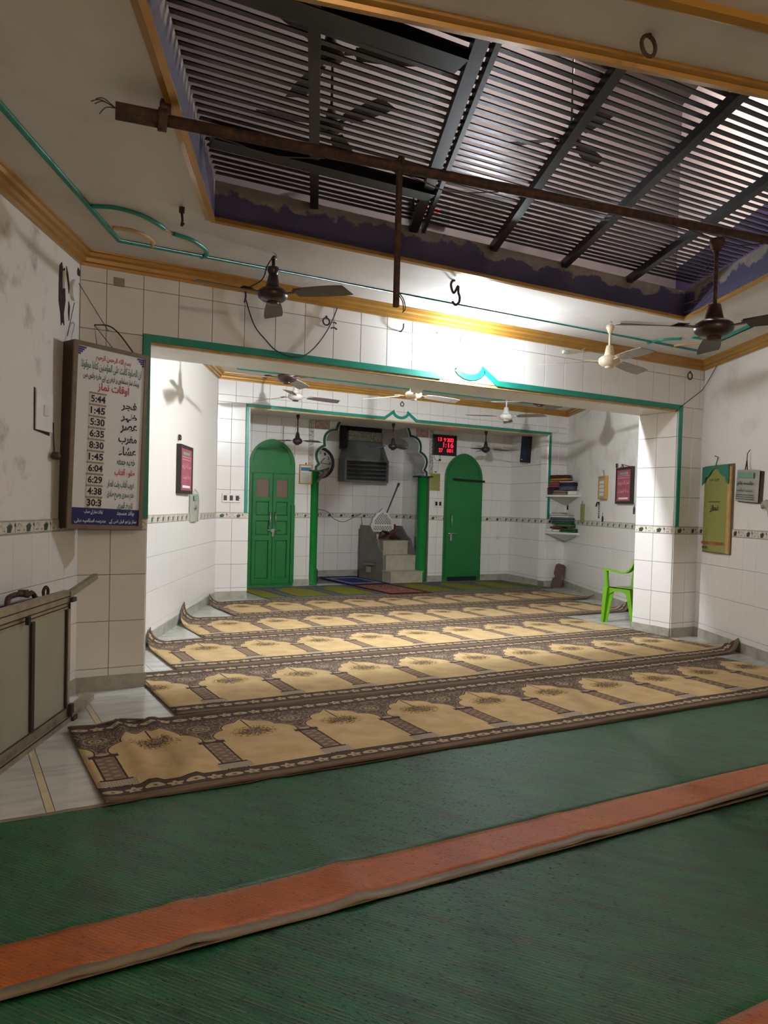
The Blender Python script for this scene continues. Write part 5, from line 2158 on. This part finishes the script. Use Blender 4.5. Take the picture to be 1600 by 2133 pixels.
sheet(t, 'sheet', 'paper_grey', -.22, .19, .01, .31, -.02, .02)
b = MB()
b.box(-.15, .13, -.044, -.040, .235, .285)
b.build('heading', 'paper_sage', t)
text('lettering', 'جلسہ عام', -.16, .14, .155, .205, -.044, 'ink_black', t, .03)
text('lettering', 'مدرسہ اسلامیہ', -.16, .12, .095, .14, -.044, 'ink_black', t, .01)
b = MB()
for z in (.03, .05, .07):
    b.box(-.18, .14, -.043, -.040, z, z + .008)
b.build('print_line', 'cloth_grey', t)
b = MB()
b.tube([(-.05, -.03, .31), (-.03, -.03, .40), (-.01, -.03, .31)], .006, 6)
b.tube(smooth([(-.03, -.03, .40), (-.03, -.03, .45), (-.04, -.02, .47), (-.02, -.01, .50)]), .004, 6)
b.build('hanger', 'rust_pipe', t)
p = on_right(1600, 1063)
o = MB()
o.M = Matrix.Translation(p - SN * .02) @ Matrix.Rotation(RZ_RIGHT, 4, 'Z')
o.tube(smooth([(-.06, 0, .02), (-.02, -.01, .05), (.05, -.02, .06), (.09, -.01, .0), (.06, 0, -.06)]), [.012 + .022 * math.sin(math.pi * i / 20) for i in range(21)], 8)
tag(o.build('plastic_bag', 'paper_grey'), 'small grey plastic bag hung at the right frame edge', 'bag')
pc = (on_left(393, 1031) + on_left(411, 1031)) / 2
t = thing('wall_calendar', 'small grey tear-off calendar tied with pale string on the left wall', 'calendar', Vector((pc.x, pc.y, 1.085)) + SN * .006, RZ_LEFT)
sheet(t, 'sheet', 'paper_grey', -.22, .22, .0, .315, -.012, .03, .012)
b = MB()
b.box(-.14, .0, -.040, -.036, .24, .30)
b.build('heading', 'paper_sage', t)
text('lettering', 'دینی', -.14, -.02, .13, .19, -.045, 'ink_black', t, .02)
b = MB()
b.tube(smooth([(-.02, -.02, .37), (.03, -.05, .31), (.06, -.055, .18), (.05, -.05, .0)]), .009, 6)
b.tube(smooth([(-.02, -.02, .37), (.08, -.03, .35), (.12, -.035, .30)]), .005, 6)
b.build('string', 'cable_white', t)
p = on_right(1215, 1050)
t = thing('paper_strip', 'narrow yellow paper strip hung beside the corner shelves', 'notice', Vector((p.x, p.y, 1.145)) - SN * .006, RZ_RIGHT)
sheet(t, 'sheet', 'paper_olive', -.10, .10, 0, .30, -.006, .02)
b = MB()
b.tube([(0, -.02, .30), (0, -.005, .345)], .004, 5)
b.build('nail', 'rust_pipe', t)
p = on_right(1250, 1047)
t = thing('prayer_beads', 'black string of prayer beads hung on the right wall', 'prayer beads', Vector((p.x, p.y, p.z)) - SN * .015, RZ_RIGHT)
b = MB()
for i in range(26):
    a = 2 * math.pi * i / 26
    x, z = .02 * math.sin(a), -.12 + .115 * math.cos(a)
    b.lathe([(.0005, -.008), (.008, 0), (.0005, .008)], (x, 0, z), 6)
b.build('bead', 'black_plastic', t)
b = MB()
b.tube(smooth([(0, 0, 0), (-.05, -.01, .0), (-.09, -.01, -.03), (-.10, -.01, -.06)]), .011, 6)
b.build('tassel', 'black_plastic', t)
for (u, v), L, lab in (((1323, 1052), .10, 'small dark tassel hung beside the pillar'), ((1257, 1072), .09, 'short dark brush hung under the prayer beads'), ((1184, 1050), .08, 'small hook below the upper corner shelf')):
    p = on_right(u, v)
    t = thing('hanging_tassel', lab, 'tassel', p - SN * .012, RZ_RIGHT)
    b = MB()
    b.tube([(0, 0, .03), (0, 0, -.02)], .003, 5)
    b.tube([(0, 0, -.02), (.003, 0, -.05), (.0, 0, -.02 - L)], [.006, .014, .012], 7)
    b.build('strand', 'black_plastic', t)
for (u, v), f, rz, lab in (((371, 911), on_left, RZ_LEFT, 'small wire ring above the pink poster on the left wall'), ((1287, 970), on_right, RZ_RIGHT, 'small wire ring beside the pink poster on the right wall')):
    p = f(u, v)
    n_ = SN if f is on_left else -SN
    b = MB()
    b.M = Matrix.Translation(p + n_ * .01) @ Matrix.Rotation(rz, 4, 'Z')
    b.tube([(.03 + .026 * math.cos(a * math.pi / 6), -.01, .026 * math.sin(a * math.pi / 6)) for a in range(13)], .005, 6)
    b.box(-.02, .005, -.012, 0, -.03, .03)
    tag(b.build('wire_ring', 'rust_pipe'), lab, 'ring')

# ================================================================== CORNER SHELVES AND WHAT LIES ON THEM
SA, SB_, SC_ = Vector((8.895, 9.965)), Vector((9.365, 9.965)), Vector((8.985, 9.145))
for zt, lab in ((1.595, 'upper white triangular corner shelf'), (0.965, 'lower white triangular corner shelf')):
    t = thing('corner_shelf', lab + ' by the right wall', 'shelf', (SB_.x, SB_.y, zt), 0, 'corner shelves')
    b = MB()
    P3 = [(p.x - SB_.x, p.y - SB_.y) for p in (SA, SB_, SC_)]
    b.slab([P3[0], P3[2], P3[1]], -.035, 0)
    fix_normals(b.build('board', 'shelf_white', t))
    b = MB()
    v0 = [(P3[0][0] * .8, P3[0][1], -.036), (P3[2][0] * .85, P3[2][1] * .85, -.036), (-.01, -.01, -.036), (-.02, -.03, -.17)]
    b.add(v0, [(0, 2, 1), (0, 1, 3), (1, 2, 3), (2, 0, 3)])
    fix_normals(b.build('bracket', 'white_paint', t))

ev = (SC_ - SA)
eu = ev.normalized()                    # along the shelf front, towards the viewer
en = Vector((-eu.y, eu.x))
if en.dot(SB_ - SA) < 0:
    en = -en
erz = math.atan2(eu.y, eu.x)
for n_, c_ in (('cl_maroon', (84, 34, 34)), ('cl_yellow', (150, 128, 56)), ('cl_pink', (132, 66, 76)), ('cl_navy', (22, 24, 58)), ('cl_slate', (84, 86, 98)), ('cl_plum', (58, 40, 52)), ('cl_tan', (134, 120, 100)),
               ('cl_white', (176, 168, 156)), ('cl_green', (30, 84, 48)), ('cl_moss', (66, 92, 48)), ('cl_red', (108, 34, 34)), ('cl_orange', (146, 96, 60))):
    mat(n_, c_, .85, var=.5, vscale=14, bump=.4, bscale=60)


def soft(name, label, cat, m, s0, s1, d0, d1, z0, z1, group, book=False, bulge=.012):
    """folded cloth or book lying on a corner shelf: s along the front edge, d inwards"""
    c = SA + eu * ((s0 + s1) / 2) + en * ((d0 + d1) / 2)
    t = thing(name, label, cat, (c.x, c.y, z0), erz, group)
    w, dd, h = (s1 - s0) / 2, (d1 - d0) / 2, z1 - z0
    if book:
        b = MB()
        b.box(-w, w, -dd, dd, 0, .006)
        b.box(-w, w, -dd, dd, h - .006, h)
        b.box(-w, -w + .006, -dd, dd, .006, h - .006)
        b.build('cover', m, t)
        b = MB()
        b.box(-w + .006, w - .005, -dd + .005, dd - .005, .006, h - .006)
        b.build('pages', 'paper_white', t)
    else:
        n = max(1, int(round(h / .035)))
        for k in range(n):
            b = MB()
            za, zb = h * k / n, h * (k + 1) / n
            ring = []
            for i in range(16):
                a = 2 * math.pi * i / 16
                cx_, cy_ = math.copysign(abs(math.cos(a)) ** .35, math.cos(a)), math.copysign(abs(math.sin(a)) ** .35, math.sin(a))
                ring.append((cx_, cy_))
            vs = []
            for q, gr in ((0, -.35), (.25, .6), (.5, 1), (.75, .6), (1, -.35)):
                for i, (x, y_) in enumerate(ring):
                    g = bulge * gr * (1 + .4 * math.sin(i * 1.7 + k))
                    vs.append((x * (w + g), y_ * (dd + g), za + (zb - za) * q - .004 * abs(math.sin(i * 2.1 + k * 3)) * q))
            fs = [tuple(reversed(range(16))), tuple(64 + i for i in range(16))]
            for r_ in range(4):
                for i in range(16):
                    fs.append((r_ * 16 + i, r_ * 16 + (i + 1) % 16, r_ * 16 + 16 + (i + 1) % 16, r_ * 16 + 16 + i))
            b.add(vs, fs, 0, True)
            b.build('fold', m, t)
    return t


U, L_ = 'cloths on the upper corner shelf', 'books and cloths on the lower corner shelf'
soft('folded_cloth', 'dark plum folded cloth at the left end of the upper shelf', 'cloth', 'cl_plum', .02, .165, .03, .20, 1.597, 1.72, U)
soft('folded_cloth', 'red-brown folded cloth on the plum one, upper shelf left', 'cloth', 'cl_pink', .03, .255, .03, .2, 1.722, 1.80, U)
soft('folded_cloth', 'orange folded cloth under the yellow one', 'cloth', 'cl_orange', .05, .27, .04, .2, 1.802, 1.835, U)
soft('folded_cloth', 'yellow folded cloth near the top of the upper stack', 'cloth', 'cl_yellow', .07, .42, .04, .2, 1.837, 1.88, U)
soft('folded_cloth', 'maroon folded cloth on top of the upper stack', 'cloth', 'cl_maroon', .05, .42, .04, .2, 1.882, 1.935, U)
soft('cloth_bundle', 'tan cloth bundle hanging over the front of the upper shelf', 'cloth', 'cl_tan', .19, .44, -.015, .16, 1.597, 1.67, U, bulge=.02)
soft('folded_cloth', 'slate grey folded cloth on the tan bundle', 'cloth', 'cl_slate', .30, .58, .0, .16, 1.672, 1.74, U)
soft('folded_cloth', 'navy blue folded cloth on the slate grey one', 'cloth', 'cl_navy', .30, .60, .0, .16, 1.742, 1.80, U)
soft('book', 'white boxed book at the right end of the upper shelf', 'book', 'cl_white', .50, .68, .0, .12, 1.597, 1.66, U, True)
soft('book', 'thin pink-covered book lying on the navy cloth', 'book', 'cl_pink', .31, .60, .0, .16, 1.802, 1.825, U, True)
soft('book', 'pale worn book at the left end of the lower shelf', 'book', 'cl_white', .02, .18, .03, .2, .967, 1.02, L_, True)
soft('book', 'cream book in the middle of the lower shelf', 'book', 'cl_tan', .18, .36, .0, .16, .967, 1.01, L_, True)
soft('folded_cloth', 'green cloth spilling over the lower shelf front', 'cloth', 'cl_green', .36, .68, -.02, .13, .967, 1.03, L_, bulge=.02)
soft('folded_cloth', 'dark red folded cloth on the lower shelf', 'cloth', 'cl_red', .10, .35, .03, .2, 1.022, 1.055, L_)
soft('folded_cloth', 'moss green folded cloth on the dark red one', 'cloth', 'cl_moss', .2, .58, .03, .18, 1.057, 1.10, L_)
soft('folded_cloth', 'dark green folded cloth in the lower stack', 'cloth', 'cl_green', .12, .52, .04, .2, 1.102, 1.14, L_)
soft('folded_cloth', 'slate folded cloth near the top of the lower stack', 'cloth', 'cl_slate', .08, .52, .04, .2, 1.142, 1.21, L_)
soft('book', 'grey book on the lower stack', 'book', 'cl_slate', .08, .50, .04, .2, 1.212, 1.245, L_, True)
soft('book', 'olive brown book on the lower stack', 'book', 'cl_tan', .08, .40, .04, .2, 1.247, 1.275, L_, True)
soft('book', 'topmost small tan book of the lower stack', 'book', 'cl_tan', .13, .34, .04, .2, 1.277, 1.297, L_, True)

# dark wooden book rest leaning in the corner under the shelves
t = thing('leaning_book_rest', 'dark carved wooden book rest leaning in the corner under the shelves', 'book rest', (9.05, 9.79, 0), R(-30))
t.rotation_euler = (R(-16), R(14), R(-35))
for off in (0, .03):
    b = MB()
    b.prism([(-.085, 0), (.085, 0), (.085, .16), (.06, .18), (.06, .22), (.085, .24), (.085, .40), (.05, .43), (-.05, .43), (-.085, .40), (-.085, .24), (-.06, .22), (-.06, .18), (-.085, .16)], off, off + .02)
    fix_normals(b.build('carved_board', 'dark_wood', t))

# ================================================================== PLASTIC CHAIR
ch = thing('plastic_chair', 'bright green plastic armchair half hidden behind the right pillar', 'chair', (7.05, 6.30, 0))
SZ = .42


def leg(x, y, tx, ty, top):
    b = MB()
    vs = []
    for (px, py, z, a) in ((x, y, 0, .019), (tx, ty, top, .034)):
        for sx, sy in ((-1, -1), (1, -1), (1, 1), (-1, 1)):
            vs.append((px + sx * a, py + sy * a, z))
    b.add(vs, [(3, 2, 1, 0), (4, 5, 6, 7), (0, 1, 5, 4), (1, 2, 6, 5), (2, 3, 7, 6), (3, 0, 4, 7)])
    # flange that makes the moulded L section
    s = -1 if x < 0 else 1
    b.add([(x - s * .018, y - .02, 0), (x - s * .018, y + .05 * (-1 if y > 0 else 1), .0), (tx - s * .03, ty + .09 * (-1 if y > 0 else 1), top), (tx - s * .03, ty - .03, top),
           (x - s * .012, y - .02, 0), (x - s * .012, y + .05 * (-1 if y > 0 else 1), .0), (tx - s * .024, ty + .09 * (-1 if y > 0 else 1), top), (tx - s * .024, ty - .03, top)],
          [(0, 1, 2, 3), (7, 6, 5, 4), (0, 4, 5, 1), (1, 5, 6, 2), (2, 6, 7, 3), (3, 7, 4, 0)])
    return fix_normals(b.build('leg', 'chair_green', ch))


for s in (-1, 1):
    leg(s * .25, .225, s * .225, .20, SZ)
    leg(s * .235, -.235, s * .21, -.13, SZ)
    b = MB()
    b.tube(smooth([(s * .225, .20, SZ - .02), (s * .235, .205, .52), (s * .245, .20, .625)]), [.03] * 5 + [.026] * 6, 8)
    b.build('arm_post', 'chair_green', ch)
    pts = smooth([(s * .245, .235, .635), (s * .25, .12, .63), (s * .25, -.04, .615), (s * .245, -.14, .635), (s * .235, -.20, .70), (s * .225, -.235, .80)])
    b = MB()
    vs, n = [], len(pts)
    for i, p in enumerate(pts):
        tn = (pts[min(i + 1, n - 1)] - pts[max(i - 1, 0)]).normalized()
        up = tn.cross(Vector((1, 0, 0))).normalized()
        for a, c in ((-.03, -.010), (.03, -.010), (.03, .010), (-.03, .010)):
            vs.append(p + Vector((a, 0, 0)) + up * c)
    fs = [(i * 4 + k, i * 4 + (k + 1) % 4, i * 4 + 4 + (k + 1) % 4, i * 4 + 4 + k) for i in range(n - 1) for k in range(4)] + [(0, 1, 2, 3), (n * 4 - 1, n * 4 - 2, n * 4 - 3, n * 4 - 4)]
    b.add(vs, fs)
    fix_normals(b.build('armrest', 'chair_green', ch))
    # arched apron under the seat side
    b = MB()
    N = 10
    ap = [(.20 - .33 * i / N, SZ + .0) for i in range(N + 1)] + [(-.13 + .33 * i / N, SZ - .035 - .07 * (abs(i / N - .45) / .55) ** 2.5) for i in range(N + 1)]
    vs = [(s * .222, y_, z) for y_, z in ap] + [(s * .212, y_, z) for y_, z in ap]
    n = len(ap)
    b.add(vs, [tuple(range(n)), tuple(reversed(range(n, 2 * n)))] + [(i, n + i, n + (i + 1) % n, (i + 1) % n) for i in range(n)])
    fix_normals(b.build('side_apron', 'chair_green', ch))
b = MB()
N = 10
vs = []
for j in range(N + 1):
    for i in range(N + 1):
        x, y_ = -.225 + .45 * i / N, -.17 + .40 * j / N
        vs.append((x, y_, SZ + .012 - .02 * (1 - (x / .225) ** 2) * (1 - ((y_ - .03) / .2) ** 2) + (-.02 * max(0, (y_ - .18) / .05))))
W = N + 1
fs = [(j * W + i, j * W + i + 1, (j + 1) * W + i + 1, (j + 1) * W + i) for j in range(N) for i in range(N)]
b.add(vs + [(x, y_, z - .014) for x, y_, z in vs], fs + [tuple(v + len(vs) for v in reversed(f)) for f in fs], 0, True)
fix_normals(b.build('seat', 'chair_green', ch))
b = MB()
b.box(-.225, .225, .205, .222, SZ - .06, SZ)
b.build('front_apron', 'chair_green', ch)
for i in range(7):
    x = -.19 + .38 * i / 6
    b = MB()
    b.beam((x, -.175, SZ), (x * 1.02, -.255, .83), .038, .008, up=(0, 1, 0))
    b.build('back_slat', 'chair_green', ch)
b = MB()
b.tube(smooth([(-.235, -.225, .79), (-.18, -.262, .855), (0, -.275, .875), (.18, -.262, .855), (.235, -.225, .79)]), .02, 8)
b.build('top_rail', 'chair_green', ch)


# ================================================================== HOOKS, RINGS AND CABLES
def ring_hook(name, label, p, r, tube_r, plane='xz', open_=0.0, m='rust_pipe'):
    b = MB()
    n = 16
    a0, a1 = R(90) + open_ / 2, R(450) - open_ / 2
    pts = []
    for i in range(n + 1):
        a = a0 + (a1 - a0) * i / n
        c, s = r * math.cos(a), r * math.sin(a)
        pts.append((c, 0, s - r) if plane == 'xz' else (0, c, s - r))
    b.tube(pts, tube_r, 7)
    b.tube([(0, 0, 0), (0, 0, .015)], tube_r * 1.4, 7)
    o = b.build(name, m)
    o.location = p
    return tag(o, label, 'hook', 'ceiling hooks and rings')


ring_hook('ceiling_ring', 'iron ring in the near ceiling beyond the skylight', on_z(1352, 72, ZC) + Vector((0, 0, -.005)), .034, .007)
ring_hook('wall_ring', 'iron ring on the beam right of the brown fan', on_y(680, 662, Y1 - .025), .028, .006)
ring_hook('wall_ring', 'pale iron ring on the beam just above the lit bulb', on_y(968, 704, Y1 - .03), .030, .006, m='cable_white')
ring_hook('wall_ring', 'iron ring on the beam near the right corner', on_y(1438, 776, Y1 - .03), .036, .006)
ring_hook('wall_ring', 'iron ring on the inner wall below the cream fan', on_y(838, 838, Y2 - .03), .03, .007)
p = on_z(379, 432, ZC)
b = MB()
b.tube([(0, 0, .01), (0, 0, -.03)], .016, 8)
b.tube(smooth([(0, 0, -.03), (.004, 0, -.07), (.0, 0, -.10), (.012, .0, -.085)]), .007, 6)
o = b.build('ceiling_hook', 'rust_pipe')
o.location = p
tag(o, 'rusty hook stub in the ceiling left of the brown fan', 'hook', 'ceiling hooks and rings')
p = on_z(948, 584, ZC)
b = MB()
sh = [(0, 0, .0), (-.015, 0, -.005), (-.022, 0, -.03), (-.005, 0, -.07), (.018, 0, -.03), (.02, 0, -.065), (.028, 0, -.09), (.025, 0, -.12), (.005, 0, -.135), (-.012, 0, -.115)]
b.tube(smooth([(x * 1.3, y, z * 1.3) for x, y, z in sh]), .009, 7)
o = b.build('ceiling_hook', 'rust_pipe')
o.location = p
o.rotation_euler = (0, 0, R(-25))
tag(o, 'bent double hook in the bright ceiling above the bulb', 'hook', 'ceiling hooks and rings')
p = on_y(832, 690, Y1 - .01)
b = MB()
b.tube(smooth([(0, 0, 0), (0, -.03, -.005), (.01, -.045, .02), (.012, -.045, .055)]), .006, 6)
o = b.build('wall_hook', 'rust_pipe')
o.location = p
tag(o, 'bent nail hook on the beam below the hanging rod', 'hook', 'ceiling hooks and rings')
p = on_y(908, 693, Y1 - .01)
b = MB()
b.tube([(0, 0, 0), (-.005, -.04, -.01)], .004, 6)
o = b.build('wall_nail', 'rust_pipe')
o.location = p
tag(o, 'thin nail in the tiles left of the lit bulb', 'nail')
b = MB()
c = lambda x, y: on_y(440 + x / 3.81, 500 + y / 3.81, Y1 - .03)
b.tube(smooth([c(270, 440), c(300, 560), c(350, 690), c(430, 790), c(520, 880), (c(640, 930) + c(690, 935)) / 2, c(760, 905), c(850, 820), c(920, 720), c(970, 620), c(1000, 540)], 4), .0045, 6)
b.tube(smooth([c(265, 495), c(275, 450), c(272, 410)]), .007, 6)
b.tube(smooth([c(965, 655), c(985, 655), c(993, 668)]), .005, 6)
b.tube(smooth([c(950, 700), c(975, 695), c(998, 710)]), .006, 6)
tag(b.build('slack_cable', 'cable'), 'dark slack cable looping under the brown fan on the beam', 'cable')
b = MB()
c = lambda x, y: on_y(1000 + x / 2.667, 560 + y / 2.667, Y1 - .03)
b.tube(smooth([c(695, 325), c(660, 390), c(590, 440), c(520, 465), c(470, 458)], 4), .004, 6)
b.box(*[q for pr in ((c(475, 462).x - .02, c(475, 462).x + .02), (Y1 - .03, Y1 - .005), (c(475, 462).z - .015, c(475, 462).z + .015)) for q in pr])
tag(b.build('slack_cable', 'cable_white'), 'pale slack cable from the cream fan to the beam', 'cable')
b = MB()
q0, q1, q2 = on_right(1500, 757), on_right(1478, 796), on_y(1411, 858, Y1 - .02)
b.tube([q0 - SN * .02, q1 - SN * .02], .004, 5)
b.tube([q1 - SN * .02, on_y(1464, 812, Y1 - .03), on_y(1420, 846, Y1 - .03), on_y(1407, 858, Y1 - .005)], .004, 5)
tag(b.build('wall_cable', 'cable'), 'thin cable from the right cornice to the teal frame corner', 'cable')

# clock of the storey above, seen through the bars
p = on_y(897, 440, 6.12)
t = thing('digital_clock', 'dark digital clock upstairs with red dots seen through the bars', 'clock', p)
b = MB()
b.box(-.20, .20, -.03, 0, -.10, .10)
b.build('case', 'black_plastic', t)
for x in (-.09, -.05, .03, .07):
    b = MB()
    b.box(x - .012, x + .012, -.034, -.03, -.012, .02)
    b.build('digits', 'led_red', t)
# small socket on the mihrab wall with its lead
p = on_y(757, 1117, Y4 - .012)
t = thing('power_socket', 'small power socket on the mihrab wall beside the pulpit', 'socket', p)
b = MB()
b.cbox(-.06, .06, -.03, 0, -.05, .04, .005)
b.build('plate', 'switch_white', t)
b = MB()
b.tube(smooth([(-.03, -.03, .04), (-.04, -.02, .2), (-.06, -.01, .36)]), .005, 5)
b.build('lead', 'cable', t)
b = MB()
c = lambda x, y: on_y(420 + x / 4, 820 + y / 4, Y4 - .015)
tag(b.tube(smooth([c(940, 955), c(1050, 985), c(1100, 1040), c(1180, 1068), c(1260, 1035), c(1330, 1000)], 5), .005, 6).build('slack_cable', 'cable'), 'dark lead looping along the mihrab border tiles', 'cable')
p = on_y(1036, 1120, Y3 - .01)
b = MB()
b.tube([(0, -.005, .26), (0, -.005, .03)], .0025, 5)
b.tube([(-.01, -.012, -.03), (.0, -.012, .0), (.012, -.01, .03)], [.012, .014, .008], 7)
o = b.build('pull_cord', 'cable_white')
o.location = p
tag(o, 'short pull cord on the tiles right of the right green door', 'cord')
# scent bottle standing at the left column foot
t = thing('spray_can', 'small dark can standing behind the left column foot', 'can', (5.42, 11.75, .0))
b = MB()
b.lathe([(.03, 0), (.032, .01), (.032, .2), (.02, .23)], n=14)
b.build('can_body', 'cl_plum', t)
b = MB()
b.lathe([(.018, .23), (.018, .27), (.001, .275)], n=12)
b.build('cap', 'ink_white', t)

bpy.data.scenes.remove(SCRATCH)
